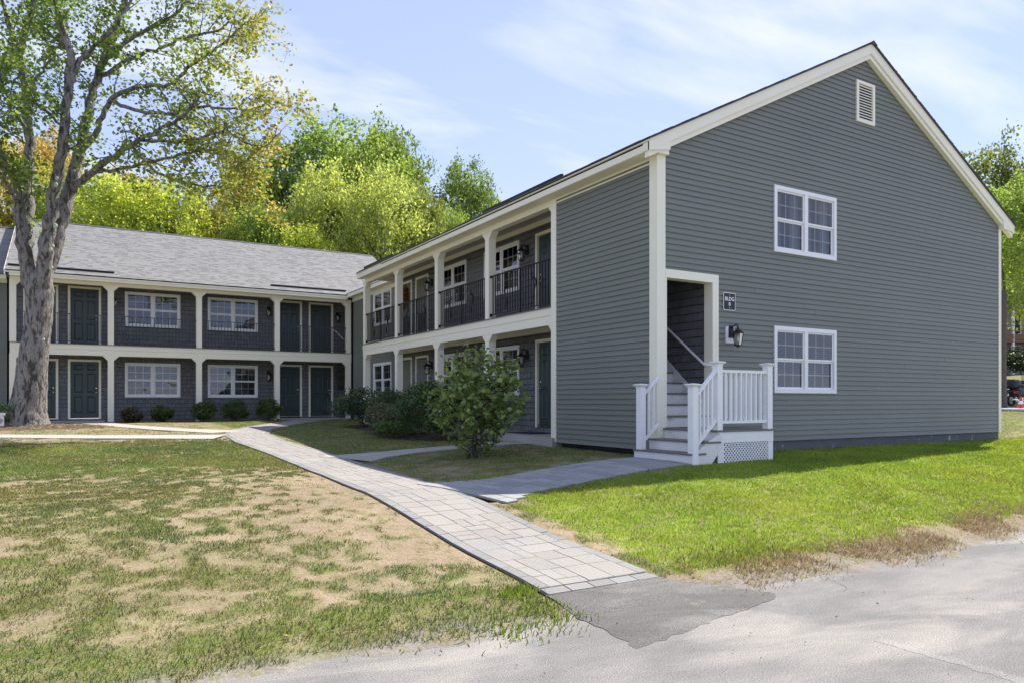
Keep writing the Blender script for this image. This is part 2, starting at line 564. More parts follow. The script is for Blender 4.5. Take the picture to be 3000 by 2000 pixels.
gravel = np.clip((-5.12 + .25 * (vn(GX, GY, 2.3, 51, 3) - .5) - GY) / .2, 0, 1)[..., None]
C = C * (1 - gravel) + np.array([0.225, 0.205, 0.18]) * (.7 + .6 * vn(GX, GY, 6.0, 52, 2)[..., None]) * gravel
for pl in (BED_BACK, BED_SIDE, MULCH):
    C = np.where(inside(GX, GY, pl)[..., None], np.array([0.085, 0.062, 0.046]), C)
far = ((np.abs(GX) > 33) | (GY > 24))[..., None]
C = np.where(far, np.array([0.17, 0.16, 0.07]) * (0.7 + .6 * mixn), C)
nx, ny = GX.shape
V = np.stack([GX, GY, GZ], -1).reshape(-1, 3)
I = np.arange(nx * ny).reshape(nx, ny)
Fq = np.stack([I[:-1, :-1], I[1:, :-1], I[1:, 1:], I[:-1, 1:]], -1).reshape(-1, 4)
MT['lawn'] = material('lawn', (0, 0, 0), 0.95, 0.14, 2.2, 0.22, 38, bump=0.012, bscale=35, attr='col', spec=0.1, base2=(0.19, 0.165, 0.088), thresh=(0.47, 0.66), m2scale=7)
ground = struct(mk('ground', np_mesh('ground', V, Fq, 'lawn', C.reshape(-1, 3), smooth=True)))


def drape(name, L, R_, up, m, parent=None, thick=0.0, n=1):
    """a sheet between two edge lines lying on the ground, with a lip of the given thickness"""
    mb = MB()
    Lp = [(p[0], p[1], terr(p[0], p[1]) + up) for p in L]
    Rp = [(p[0], p[1], terr(p[0], p[1]) + up) for p in R_]
    k = len(Lp)
    vs = Lp + Rp
    fs = [(i, k + i, k + i + 1, i + 1) for i in range(k - 1)]
    if thick:
        vs += [(x, y, z - thick) for x, y, z in Lp] + [(x, y, z - thick) for x, y, z in Rp]
        fs += [(i, i + 1, 2 * k + i + 1, 2 * k + i) for i in range(k - 1)] + [(k + i, 3 * k + i, 3 * k + i + 1, k + i + 1) for i in range(k - 1)]
    mb.add(vs, fs)
    return obj(name, mb, m, parent)


def dense(pl, w, step=0.3):
    pts, ws = [], []
    w = w if isinstance(w, (list, tuple)) else [w] * len(pl)
    for i in range(len(pl) - 1):
        a, b = Vector(pl[i]), Vector(pl[i + 1])
        n = max(1, int((b - a).length / step))
        for k in range(n):
            pts.append(tuple(a.lerp(b, k / n))); ws.append(w[i] + (w[i + 1] - w[i]) * k / n)
    pts.append(tuple(pl[-1])); ws.append(w[-1])
    return pts, ws


# ---- asphalt lot (weathered, sandy) and the darker patch at the end of the path
def asphalt_mat(name, c1, c2, sand, grit):
    m = bpy.data.materials.new(name)
    m.use_nodes = True
    n, l = m.node_tree.nodes, m.node_tree.links
    b = n['Principled BSDF']
    geo = n.new('ShaderNodeNewGeometry')

    def noise(s, d=5, r=.6, st=None, dist=0):
        t = n.new('ShaderNodeTexNoise')
        t.inputs['Scale'].default_value = s; t.inputs['Detail'].default_value = d; t.inputs['Roughness'].default_value = r
        t.inputs['Distortion'].default_value = dist
        if st:
            mpn = n.new('ShaderNodeMapping'); mpn.inputs['Scale'].default_value = st; mpn.inputs['Rotation'].default_value = (0, 0, .35)
            l.new(geo.outputs['Position'], mpn.inputs[0]); l.new(mpn.outputs[0], t.inputs['Vector'])
        else:
            l.new(geo.outputs['Position'], t.inputs['Vector'])
        return t.outputs[0]

    def mixc(f, a, c, lo, hi):
        mr = n.new('ShaderNodeMapRange'); mr.inputs['From Min'].default_value = lo; mr.inputs['From Max'].default_value = hi
        l.new(f, mr.inputs['Value'])
        x = n.new('ShaderNodeMixRGB'); l.new(mr.outputs[0], x.inputs[0])
        for i, q in ((1, a), (2, c)):
            if isinstance(q, tuple): x.inputs[i].default_value = (*q, 1)
            else: l.new(q, x.inputs[i])
        return x.outputs[0]
    col = mixc(noise(1.1, 8, .65, (0.6, 1.3, 1)), c1, c2, .40, .60)
    if sand:
        col = mixc(noise(0.75, 8, .62, (0.5, 1.5, 1), .8), col, sand, .50, .68)
        col = mixc(noise(2.3, 4, .6), col, (0.33, 0.265, 0.205), .66, .80)
    g = noise(110, 4, .85)
    dk = tuple(v * (1 - grit) for v in c1); lt = tuple(min(1, v * (1 + grit)) for v in c2)
    sp = n.new('ShaderNodeMapRange'); sp.inputs['From Min'].default_value = .36; sp.inputs['From Max'].default_value = .64
    sp.inputs['To Min'].default_value = 1 - grit; sp.inputs['To Max'].default_value = 1 + grit
    l.new(g, sp.inputs['Value'])
    vm = n.new('ShaderNodeVectorMath'); vm.operation = 'SCALE'
    l.new(col, vm.inputs[0]); l.new(sp.outputs[0], vm.inputs['Scale'])
    l.new(vm.outputs[0], b.inputs['Base Color'])
    b.inputs['Roughness'].default_value = .9
    b.inputs['Specular IOR Level'].default_value = .2
    bp = n.new('ShaderNodeBump'); bp.inputs['Distance'].default_value = .006
    l.new(noise(120, 2, .7), bp.inputs['Height']); l.new(bp.outputs[0], b.inputs['Normal'])
    return m


MT['asphalt'] = asphalt_mat('asphalt', (0.165, 0.163, 0.16), (0.24, 0.23, 0.22), (0.325, 0.305, 0.28), .55)
MT['asphalt_patch'] = asphalt_mat('asphalt_patch', (0.105, 0.103, 0.10), (0.14, 0.136, 0.13), (0.26, 0.248, 0.23), .6)
mb = MB()
ax = np.linspace(-60, 60, 241); ay = np.concatenate([np.linspace(-80, -12, 12), np.linspace(-11, -4.6, 28)])
AX, AY = np.meshgrid(ax, ay, indexing='ij')
AZ = 0.0 * AX
Va = np.stack([AX, AY, AZ], -1).reshape(-1, 3)
Ia = np.arange(AX.size).reshape(AX.shape)
Fa = np.stack([Ia[:-1, :-1], Ia[1:, :-1], Ia[1:, 1:], Ia[:-1, 1:]], -1).reshape(-1, 4)
struct(mk('parking_lot', np_mesh('parking_lot', Va, Fa, 'asphalt', smooth=True)))
# patch: ragged outline, laid from the path end down on to the lot
random.seed(12)
pp = []
for i in range(len(PATCH)):
    a, b = Vector(PATCH[i]), Vector(PATCH[(i + 1) % len(PATCH)])
    n = max(1, int((b - a).length / .07))
    for k in range(n):
        q = a.lerp(b, k / n)
        j = .022 if 0 < i else 0
        pp.append((q.x + random.uniform(-j, j), q.y + random.uniform(-j, j)))


def patch_z(x, y):
    return 0.005 + max(0.0, terr(x, y)) + 0.006 * max(0, min(1, (y + 6.2)))


cxp, cyp = -4.85, -5.55
mb = MB()
vs = [(cxp, cyp, patch_z(cxp, cyp))]
rings = 7
for r in range(1, rings + 1):
    t = r / rings
    for (x, y) in pp:
        X, Y = cxp + (x - cxp) * t, cyp + (y - cyp) * t
        vs.append((X, Y, patch_z(X, Y) - (0.004 if r == rings else 0)))
npp = len(pp)
fs = [(0, 1 + k, 1 + (k + 1) % npp) for k in range(npp)]
for r in range(rings - 1):
    o0, o1 = 1 + r * npp, 1 + (r + 1) * npp
    fs += [(o0 + k, o1 + k, o1 + (k + 1) % npp, o0 + (k + 1) % npp) for k in range(npp)]
low = len(vs)
vs += [(x, y, -0.03) for x, y in pp]
o1 = 1 + (rings - 1) * npp
fs += [(o1 + k, low + k, low + (k + 1) % npp, o1 + (k + 1) % npp) for k in range(npp)]
mb.add(vs, fs)
struct(obj('asphalt_patch', mb, 'asphalt_patch', smooth=False))

# hairline cracks in the lot
rc = random.Random(15)
mb = MB()
for (x0, y0, an, n) in ((-3.4, -5.9, -.5, 16), (-1.2, -5.8, -1.2, 20), (-.6, -6.4, -.35, 14)):
    p = Vector((x0, y0))
    for k in range(n):
        an += rc.uniform(-.45, .45)
        q = p + Vector((math.cos(an), math.sin(an))) * .07
        w = Vector((-math.sin(an), math.cos(an))) * rc.uniform(.001, .003)
        mb.add([(p.x - w.x, p.y - w.y, .003), (q.x - w.x, q.y - w.y, .003), (q.x + w.x, q.y + w.y, .003), (p.x + w.x, p.y + w.y, .003)], [(0, 1, 2, 3)])
        p = q
MT['crack'] = material('crack', (0.07, 0.066, 0.06), .95, .2)
o = stuff(obj('cracks', mb, 'crack')); tag(o, 'thin dark cracks wandering over the pale asphalt lot', 'crack')

# worn bay line, scarcely lighter than the lot
MT['worn_line'] = asphalt_mat('worn_line', (0.195, 0.192, 0.187), (0.265, 0.257, 0.248), (0.335, 0.318, 0.296), .55)
rc = random.Random(33)
la, lb = Vector((-4.22, -6.78)), Vector((-4.16, -7.9))
n_ = 26
Lp, Rp = [], []
for k in range(n_ + 1):
    q = la.lerp(lb, k / n_)
    Lp.append((q.x - .045 + rc.uniform(-.022, .018), q.y, .0015)); Rp.append((q.x + .045 + rc.uniform(-.018, .022), q.y, .0015))
mb = MB(); mb.add(Lp + Rp, [(k, n_ + 1 + k, n_ + 2 + k, k + 1) for k in range(n_)])
struct(obj('bay_line', mb, 'worn_line'))

# ---- paved path: bed, black edging and single pavers
pd, pw_ = dense(PATH, PW, .3)
L, R_ = strip(pd, pw_)
path = struct(drape('garden_path', L, R_, 0.003, 'joint', thick=.10))
edge_mb = MB()
edge_mb.tube([(p.x, p.y, terr(p.x, p.y) + .000) for p in strip(pd, PW + .02)[0] if p.y < 8.5], .008, 6)
obj('edging', edge_mb, 'edging', path)


def bevel_box(h=.03):
    c = 0.5; e = .485
    mbx = MB()
    vs = [(-c, -c, 0), (c, -c, 0), (c, c, 0), (-c, c, 0), (-c, -c, h * .8), (c, -c, h * .8), (c, c, h * .8), (-c, c, h * .8), (-e, -e, h), (e, -e, h), (e, e, h), (-e, e, h)]
    fs = [(0, 1, 5, 4), (1, 2, 6, 5), (2, 3, 7, 6), (3, 0, 4, 7), (4, 5, 9, 8), (5, 6, 10, 9), (6, 7, 11, 10), (7, 4, 8, 11), (8, 9, 10, 11)]
    return mbx.add(vs, fs)


pav_me = bevel_box().mesh('paver', 'paver')
pavg_me = bevel_box().mesh('paver', 'paver_grey')
pavs_me = bevel_box().mesh('paver', 'paver_step')

# arc length table for the path
cum = [0]
for i in range(len(PATH) - 1):
    cum.append(cum[-1] + (Vector(PATH[i + 1]) - Vector(PATH[i])).length)


def along(pl, cm, s):
    i = 0
    while i < len(cm) - 2 and cm[i + 1] < s:
        i += 1
    a, b = Vector(pl[i]), Vector(pl[i + 1])
    t = (s - cm[i]) / (cm[i + 1] - cm[i])
    d = (b - a).normalized()
    # blend the heading for a smooth curve
    if t > .5 and i + 2 < len(pl):
        d2 = (Vector(pl[i + 2]) - b).normalized(); d = d.lerp(d2, (t - .5)).normalized()
    elif t < .5 and i > 0:
        d2 = (a - Vector(pl[i - 1])).normalized(); d = d.lerp(d2, (.5 - t)).normalized()
    return a.lerp(b, t), d


def place_paver(pl, cm, u, s, wu, ws, me, parent, up, acc, limit):
    """one paver centred u across and s along"""
    c, d = along(pl, cm, s)
    nrm = Vector((d.y, -d.x))
    p = c + nrm * u
    z = terr(p.x, p.y)
    e_ = .08
    sy = (terr(p.x + d.x * e_, p.y + d.y * e_) - terr(p.x - d.x * e_, p.y - d.y * e_)) / (2 * e_)
    sx = (terr(p.x + nrm.x * e_, p.y + nrm.y * e_) - terr(p.x - nrm.x * e_, p.y - nrm.y * e_)) / (2 * e_)
    X_ = Vector((nrm.x, nrm.y, sx)).normalized(); Y_ = Vector((d.x, d.y, sy)).normalized()
    Z_ = X_.cross(Y_).normalized(); X_ = Y_.cross(Z_)
    eu = Matrix((X_, Y_, Z_)).transposed().to_euler()
    loc = (p.x, p.y, z + up + random.uniform(-.0015, .0015))
    rot = (eu.x + random.uniform(-.004, .004), eu.y + random.uniform(-.004, .004), eu.z)
    if len(acc['n']) < limit:
        acc['n'].append(mk('paver', me, parent, loc, rot, (wu, ws, 1)))
    else:
        M = Matrix.LocRotScale(Vector(loc), Euler(rot), Vector((wu, ws, 1)))
        acc['f'].setdefault(me.materials[0].name, MB()).add([tuple(M @ v.co) for v in me.vertices], [tuple(p.vertices) for p in me.polygons])


random.seed(21)
UN = 0.1295
NU = 7
rows = int((cum[-1] - .16) / UN)
occ = [[False] * NU for _ in range(rows + 4)]
cells = []
for r in range(rows):
    for c in range(NU):
        if occ[r][c]:
            continue
        opts = [(2, 2), (3, 2), (2, 3), (2, 1), (1, 2), (2, 1), (2, 2), (1, 1)]
        random.shuffle(opts)
        opts.sort(key=lambda o: o == (1, 1))
        for (a, b) in opts:
            if c + a <= NU and all(not occ[r + j][c + i] for i in range(a) for j in range(b)) and r + b <= rows:
                break
        else:
            a = b = 1
        for i in range(a):
            for j in range(b):
                occ[r + j][c + i] = True
        cells.append((r, c, a, b))
acc = {'n': [], 'f': {}}
G = .003
# end course and side borders first, then the field, nearest first
items = []
s = 0.07
for k in range(5):
    items.append(('g', (k - 2) * .224, s, .218, .125))
for sgn in (-1, 1):
    q = .15
    while q < cum[-1] - .2:
        ln = .30
        items.append(('g', sgn * (PW / 2 - .055), q + ln / 2, .104, ln - G))
        q += ln
for (r, c, a, b) in cells:
    items.append(('f', (c + a / 2 - NU / 2) * UN, .15 + (r + b / 2) * UN, a * UN - G, b * UN - G))
items.sort(key=lambda t: t[2])
for kind, u, s_, wu, ws in items:
    place_paver(PATH, cum, u, s_, wu, ws, pav_me if kind == 'f' else pavg_me, path, -.018, acc, 300)
for mname, m_ in acc['f'].items():
    stuff(mk('far_pavers', m_.mesh('far_pavers', MT[mname]), path))

# branch to the steps
sd, sw_ = dense(STEPB, SW, .3)
L, R_ = strip(sd, sw_)
spath = struct(drape('step_path', L, R_, -0.010, 'sheath', thick=.08))
cum2 = [0]
for i in range(len(STEPB) - 1):
    cum2.append(cum2[-1] + (Vector(STEPB[i + 1]) - Vector(STEPB[i])).length)
acc2 = {'n': [], 'f': {}}
random.seed(8)
q, row = .0, 0
while q < cum2[-1] - .05:
    w = float(np.interp(q + .11, cum2, SW))
    u = -w / 2 + (.0 if row % 2 else -.16)
    while u < w / 2 - .02:
        ln = random.choice((.33, .33, .22))
        a, b = max(u, -w / 2), min(u + ln, w / 2)
        if b - a > .05:
            place_paver(STEPB, cum2, (a + b) / 2, q + .11, b - a - .012, .22 - .012, pavs_me, spath, -.006, acc2, 300)
        u += ln
    q += .22
    row += 1

# concrete walks
for nm, pl, w in (('door_walk', BR2, B2W), ('courtyard_walk', WALK1, W1W), ('court_walk', WALK2, W2W)):
    a, b = dense(pl, w, .4)
    L, R_ = strip(a, b)
    struct(drape(nm, L, R_, 0.015, 'concrete', thick=.08))

# road across the far right and its verge
mb = MB()
rx0, rx1 = 21.0, 29.5
for k in range(30):
    y0, y1 = -4 + k * 2, -2 + k * 2
    for j in range(6):
        a, b = rx0 + (rx1 - rx0) * j / 6, rx0 + (rx1 - rx0) * (j + 1) / 6
        mb.add([(a, y0, terr(a, y0) + .02), (b, y0, terr(b, y0) + .02), (b, y1, terr(b, y1) + .02), (a, y1, terr(a, y1) + .02)], [(0, 1, 2, 3)])
MT['pale_road'] = material('pale_road', (0.42, 0.41, 0.39), .9, .08, 1.0, .1, 40)
struct(obj('road', mb, 'pale_road'))


# ---- grass blades
def blades(name, pts, h, w, colr, seed, lean=.55):
    r = np.random.default_rng(seed)
    n = len(pts)
    ang = r.random(n) * 2 * np.pi
    la = (r.random(n) * 2 * np.pi)
    ln = lean * (0.2 + r.random(n))
    dx_, dy_ = np.cos(la) * ln * h, np.sin(la) * ln * h
    sx, sy = np.cos(ang) * w / 2, np.sin(ang) * w / 2
    v = np.zeros((n, 5, 3), np.float32)
    x, y, z = pts[:, 0], pts[:, 1], pts[:, 2]
    v[:, 0] = np.stack([x - sx, y - sy, z], -1)
    v[:, 1] = np.stack([x + sx, y + sy, z], -1)
    v[:, 2] = np.stack([x + sx * .8 + dx_ * .35, y + sy * .8 + dy_ * .35, z + h * .6], -1)
    v[:, 3] = np.stack([x - sx * .8 + dx_ * .35, y - sy * .8 + dy_ * .35, z + h * .6], -1)
    v[:, 4] = np.stack([x + dx_, y + dy_, z + h], -1)
    b = np.arange(n)[:, None] * 5
    tri = np.concatenate([b + np.array([[0, 1, 2]]), b + np.array([[0, 2, 3]]), b + np.array([[3, 2, 4]])], 0)
    cc = np.repeat(colr[:, None, :], 5, 1).reshape(-1, 3)
    return np_mesh(name, v.reshape(-1, 3), tri, 'grass', cc)


def ground_z(x, y):
    """height of the built ground sheet (bilinear on its grid)"""
    i = np.clip(np.searchsorted(xs, x) - 1, 0, len(xs) - 2); j = np.clip(np.searchsorted(ys, y) - 1, 0, len(ys) - 2)
    u = (x - xs[i]) / (xs[i + 1] - xs[i]); v = (y - ys[j]) / (ys[j + 1] - ys[j])
    return (GZ[i, j] * (1 - u) + GZ[i + 1, j] * u) * (1 - v) + (GZ[i, j + 1] * (1 - u) + GZ[i + 1, j + 1] * u) * v


def lawn_points(x0, x1, y0, y1, n, seed):
    r = np.random.default_rng(seed)
    x = r.uniform(x0, x1, n); y = r.uniform(y0, y1, n)
    dist = np.hypot(x - CAM[0], y - CAM[1])
    fwd = (x - CAM[0]) * math.sin(TH) + (y - CAM[1]) * math.cos(TH)
    lat = (x - CAM[0]) * math.cos(TH) - (y - CAM[1]) * math.sin(TH)
    keep = (fwd > 2.5) & (np.abs(lat) < fwd * .74 + .8)
    for pl in POLYS + [BED_BACK, BED_SIDE, MULCH]:
        keep &= ~inside(x, y, pl)
    keep &= ~((x > -0.05) & (x < 11.7) & (y > -0.0) & (y < 21)) & (y < 20.2)
    keep &= ~((x > -.6) & (x < 1.5) & (y > -1.4) & (y < 0.1))
    x, y, dist = x[keep], y[keep], dist[keep]
    return x, y, dist


def grow(name, reg, n, seed, label):
    x, y, dist = lawn_points(*reg, n, seed)
    r = np.random.default_rng(seed + 1)
    g = green(x, y)
    tuft = vn(x, y, 10.0, seed, 2)
    lush0 = (x > -4.3) & (y < -.1)
    thr = np.where(lush0, .25, .71 - .52 * g)
    alive = tuft > thr
    ok = r.random(len(x)) < np.where(alive, np.clip(.35 + g, 0, 1), .34)
    # thin out with distance, blades get wider instead
    ok &= r.random(len(x)) < np.clip(7.5 / dist, .22, 1)
    z = ground_z(x, y)
    ok &= ~((y < -4.9) & (z < 0.015))
    x, y, dist, g, z, alive = x[ok], y[ok], dist[ok], g[ok], z[ok], alive[ok]
    k = len(x)
    h = np.where(alive, 1.0, .6) * (0.011 + 0.018 * r.random(k)) * (0.55 + .7 * g) * (1 + .35 * vn(x, y, .8, 4, 2))
    w = (0.0035 + 0.0035 * r.random(k)) * np.clip(dist / 6.0, 1, 3.2)
    lushm = ((x > -4.3) & (y < -.1)).astype(float)
    straw = np.array([0.30, 0.245, 0.140]); grn = np.array([0.135, 0.160, 0.062]); lsh = np.array([0.265, 0.36, 0.038])
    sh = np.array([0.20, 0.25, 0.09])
    t = np.where(alive, np.clip(r.random(k) * .95 + (0.45 - g) * .6, 0, 1) ** 1.4, np.clip(.55 + .6 * r.random(k), 0, 1))[:, None]
    basec = grn * (1 - lushm[:, None]) + lsh * lushm[:, None]
    band = (np.clip((y - 2.0) / 2.0, 0, 1) * np.clip((8.8 - y) / 1.5, 0, 1) * (x < -5.3) * vn(x, y, .45, 61, 2))[:, None]
    basec = basec * (1 - band) + np.array([0.20, 0.27, 0.05]) * band
    shade_lift = ((x > -4.8) & (y > -.1))[:, None]
    basec = np.where(shade_lift, sh, basec)  # paler grass colour, lifted to brighten the lawn in the building's shadow
    hue = (vn(x, y, 0.8, 14, 3) - .5)[:, None] * np.array([.16, .05, .02])
    colr = (basec + hue) * (1 - t) + straw * t
    colr = np.clip(colr * (.72 + .56 * r.random(k)[:, None]) * (.72 + .56 * vn(x, y, 1.7, 88, 3))[:, None], .008, 1)
    h = h * (.7 + .9 * vn(x, y, 2.6, 91, 2) * lushm + .25 * (1 - lushm))
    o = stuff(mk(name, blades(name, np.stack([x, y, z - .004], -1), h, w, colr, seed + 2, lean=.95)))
    return tag(o, label, 'grass')


grow('lawn_grass', (-16, -5.2, -5.75, 8.6), 640000, 101, 'dry patchy lawn grass left of the paved path')
grow('lawn_grass', (-24, -5.4, 8.6, 20), 60000, 111, 'thin strip of dry grass between the walks and the rear building')
grow('lawn_grass', (-4.7, 22, -5.6, -0.02), 520000, 121, 'bright green lawn grass in front of the gable wall')
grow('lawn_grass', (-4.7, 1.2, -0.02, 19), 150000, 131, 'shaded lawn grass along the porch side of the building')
grow('lawn_grass', (11.6, 21, -0.02, 8), 40000, 141, 'sunny verge grass beyond the right end of the building')
# dead, brown grass fringe along the lot
r_ = np.random.default_rng(55)
n = 15000
x = r_.uniform(-4.2, 6.0, n); y = -5.16 + .10 * np.sin(x * 1.3) + r_.normal(0, .20, n) + .03 * (x + 3)
keep = vn(x, y, 1.3, 41, 2) > .43
x, y = x[keep], y[keep]
z = np.maximum(ground_z(x, y), 0.0)
k = len(x)
cc = np.array([0.28, 0.205, 0.135]) * (.6 + .8 * r_.random((k, 1))) * np.array([1, 1, 1])
o = stuff(mk('dead_grass', blades('dead_grass', np.stack([x, y, z], -1), .02 + .035 * r_.random(k), .005 + .004 * r_.random(k), cc, 56, lean=1.8)))
tag(o, 'brown dead grass fringe along the asphalt edge below the green lawn', 'grass')
# broad leaved weeds in the near left corner of the lawn and a tuft by the path end
r_ = np.random.default_rng(57)
pts, hh, ww, cc = [], [], [], []
for (tx, ty, nb, spread, hmax) in [(-5.80, -4.85, 160, .10, .09), (-5.75, -5.25, 260, .18, .06), (-6.0, -5.38, 220, .22, .055), (-6.3, -5.4, 160, .22, .05), (-7.2, -4.9, 90, .2, .045),
                                   (-6.9, -5.15, 90, .2, .045), (-6.4, -5.0, 90, .2, .05),
                                   (-3.6, -4.85, 300, .22, .07), (-3.2, -4.8, 260, .25, .06), (-2.7, -4.75, 200, .25, .06)]:
    px = tx + r_.normal(0, spread, nb); py = ty + r_.normal(0, spread * .7, nb)
    pts.append(np.stack([px, py, np.maximum(ground_z(px, py), 0)], -1)); hh.append(hmax * (.4 + .6 * r_.random(nb))); ww.append(.006 + .006 * r_.random(nb))
    cc.append(np.array([.17, .23, .035]) * (.6 + .8 * r_.random((nb, 1))))
o = stuff(mk('weed_tufts', blades('weed_tufts', np.concatenate(pts), np.concatenate(hh), np.concatenate(ww), np.concatenate(cc), 58, lean=1.0)))
tag(o, 'taller green grass tufts beside the end of the paved path', 'grass')
# small stones and crumbs on the lot
random.seed(77)
mb = MB()
for k in range(90):
    x, y = random.uniform(-8, 2), random.uniform(-7.6, -5.5)
    s_ = random.uniform(.004, .012)
    vs = [(x + random.uniform(-s_, s_), y + random.uniform(-s_, s_), .012 + random.uniform(0, s_)) for _ in range(5)]
    mb.add(vs, [(0, 1, 2), (0, 2, 3), (0, 3, 4), (1, 2, 3), (1, 3, 4)])
o = stuff(obj('crumbs', mb, 'black')); tag(o, 'small dark crumbs scattered on the pale asphalt', 'gravel')
# fallen leaves and chips on the mulch ring
mb = MB(); random.seed(78)
for k in range(1300):
    a, q = random.uniform(0, 6.283), math.sqrt(random.random())
    x, y = -10.1 + 2.9 * q * math.cos(a), 15.5 + 1.55 * q * math.sin(a)
    z = float(ground_z(np.array([x]), np.array([y]))[0]) + .01
    s_ = random.uniform(.02, .05); b_ = random.uniform(0, 6.28)
    mb.add([(x + s_ * math.cos(b_), y + s_ * math.sin(b_), z + random.uniform(0, .02)), (x - s_ * .5 * math.sin(b_), y + s_ * .5 * math.cos(b_), z + random.uniform(0, .02)), (x - s_ * math.cos(b_), y - s_ * math.sin(b_), z)], [(0, 1, 2)])
MT['litter'] = material('litter', (0.30, 0.17, 0.09), .9, .1, piece=.5)
o = stuff(obj('leaf_litter', mb, 'litter')); tag(o, 'fallen leaves and wood chips round the foot of the large maple', 'leaf litter')

# a few fallen leaves on the lawns and the path
mb = MB(); rl_ = random.Random(79)
for k in range(300):
    x, y = rl_.uniform(-15, 8), rl_.uniform(-5.1, 13) if rl_.random() < .6 else rl_.uniform(-5.0, -.3)
    if (x > -.7 and y > -1.5): continue
    z = float(ground_z(np.array([x]), np.array([y]))[0]) + .022
    s_ = rl_.uniform(.012, .028); b_ = rl_.uniform(0, 6.28)
    c_, d_ = math.cos(b_) * s_, math.sin(b_) * s_
    mb.add([(x + c_, y + d_, z + rl_.uniform(-.004, .015)), (x - d_ * .6, y + c_ * .6, z + rl_.uniform(0, .01)), (x - c_, y - d_, z), (x + d_ * .6, y - c_ * .6, z + rl_.uniform(0, .01))], [(0, 1, 2), (0, 2, 3)])
o = stuff(obj('fallen_leaves', mb, 'litter')); tag(o, 'brown fallen leaves scattered over the lawns', 'leaves')

# ================================================================ buildings
F1, F2 = 0.90, 3.57                     # finished floor levels
Z_BEAM = (3.18, 3.55)
WIN_W, WIN_H = 1.92, 1.31

# ---- window prototype, local: x right, y into the wall, z up, origin at the middle of the bottom edge
def window_meshes():
    W, H, cw, mw = WIN_W / 2, WIN_H, .078, .050
    d = {}
    m = MB()
    m.box(-W, -W + cw, -.042, .05, 0, H); m.box(W - cw, W, -.042, .05, 0, H)
    m.box(-W + cw, W - cw, -.042, .05, H - cw, H); m.box(-W + cw, W - cw, -.050, .05, 0, cw)
    m.box(-mw, mw, -.036, .05, cw, H - cw)
    d['window'] = m.mesh('window', 'vinyl')
    iw = (W - cw - mw)
    for k, (nm) in enumerate(('upper', 'lower')):
        z0, z1 = (cw + (H - 2 * cw) * .5, H - cw) if k == 0 else (cw, cw + (H - 2 * cw) * .5)
        y0, y1 = (-.012, .012) if k == 0 else (.014, .038)
        fw = .034
        s = MB()
        hw = iw / 2
        s.box(-hw, -hw + fw, y0, y1, z0, z1); s.box(hw - fw, hw, y0, y1, z0, z1)
        s.box(-hw + fw, hw - fw, y0, y1, z1 - fw, z1); s.box(-hw + fw, hw - fw, y0, y1, z0, z0 + fw * (1.0 if k == 0 else 1.25))
        d['sash', k] = s.mesh('sash', 'vinyl')
        g = MB()
        b = .0105
        for i in (1, 2):
            x = -hw + fw + (iw - 2 * fw) * i / 3
            g.box(x - b, x + b, y0 + .008, y0 + .013, z0 + fw, z1 - fw)
        zz = (z0 + z1) / 2
        g.box(-hw + fw, hw - fw, y0 + .0085, y0 + .0125, zz - b, zz + b)
        d['muntin', k] = g.mesh('muntin', 'vinyl')
        p = MB()
        ym = y0 + .006
        p.add([(-hw + fw, ym, z0 + fw), (hw - fw, ym, z0 + fw), (hw - fw, ym, z1 - fw), (-hw + fw, ym, z1 - fw)], [(0, 1, 2, 3)])
        d['pane', k] = p.mesh('pane', 'glass')
    # blinds: slats; drapes: wavy cloth at the sides
    bl = MB()
    hw = iw / 2
    n = 26
    for i in range(n):
        z = cw + .02 + (H - 2 * cw - .04) * i / n
        bl.hexa([(-hw, .085, z), (hw, .085, z), (hw, .115, z + .022), (-hw, .115, z + .022), (-hw, .085, z + .002), (hw, .085, z + .002), (hw, .115, z + .024), (-hw, .115, z + .024)])
    d['blind'] = bl.mesh('blind', 'blind')
    cu = MB()
    n = 24
    for (xa, xb) in ((-hw, -hw * .25), (hw * .35, hw)):
        vs = []
        for i in range(n + 1):
            x = xa + (xb - xa) * i / n
            y = .13 + .025 * math.sin(i * 1.9)
            vs += [(x, y, cw), (x, y, H - cw)]
        cu.add(vs, [(2 * i, 2 * i + 2, 2 * i + 3, 2 * i + 1) for i in range(n)])
    d['curtain'] = cu.mesh('curtain', 'curtain')
    d['off'] = mw + iw / 2
    return d


WM = window_meshes()


def window(parent, loc, rot, dress='blind', label=None, raised=False):
    w = mk('window', WM['window'], parent, loc, (0, 0, rot))
    if label: w['label'] = label
    for sx in (-1, 1):
        for k in (0, 1):
            x = sx * WM['off']
            mk('sash', WM['sash', k], w, (x, 0, 0)); mk('pane', WM['pane', k], w, (x, 0, 0)); mk('muntin', WM['muntin', k], w, (x, 0, 0))
        if dress in ('blind', 'curtain'):
            mk(dress, WM[dress], w, (sx * WM['off'], 0, 0))
        elif dress == 'half' and sx > 0:
            mk('blind', WM['blind'], w, (sx * WM['off'], 0, 0))
        elif dress == 'raised':
            q = .42 if sx < 0 else .6
            mk('blind', WM['blind'], w, (sx * WM['off'], 0, WIN_H * (1 - q)), None, (1, 1, q))
    return w


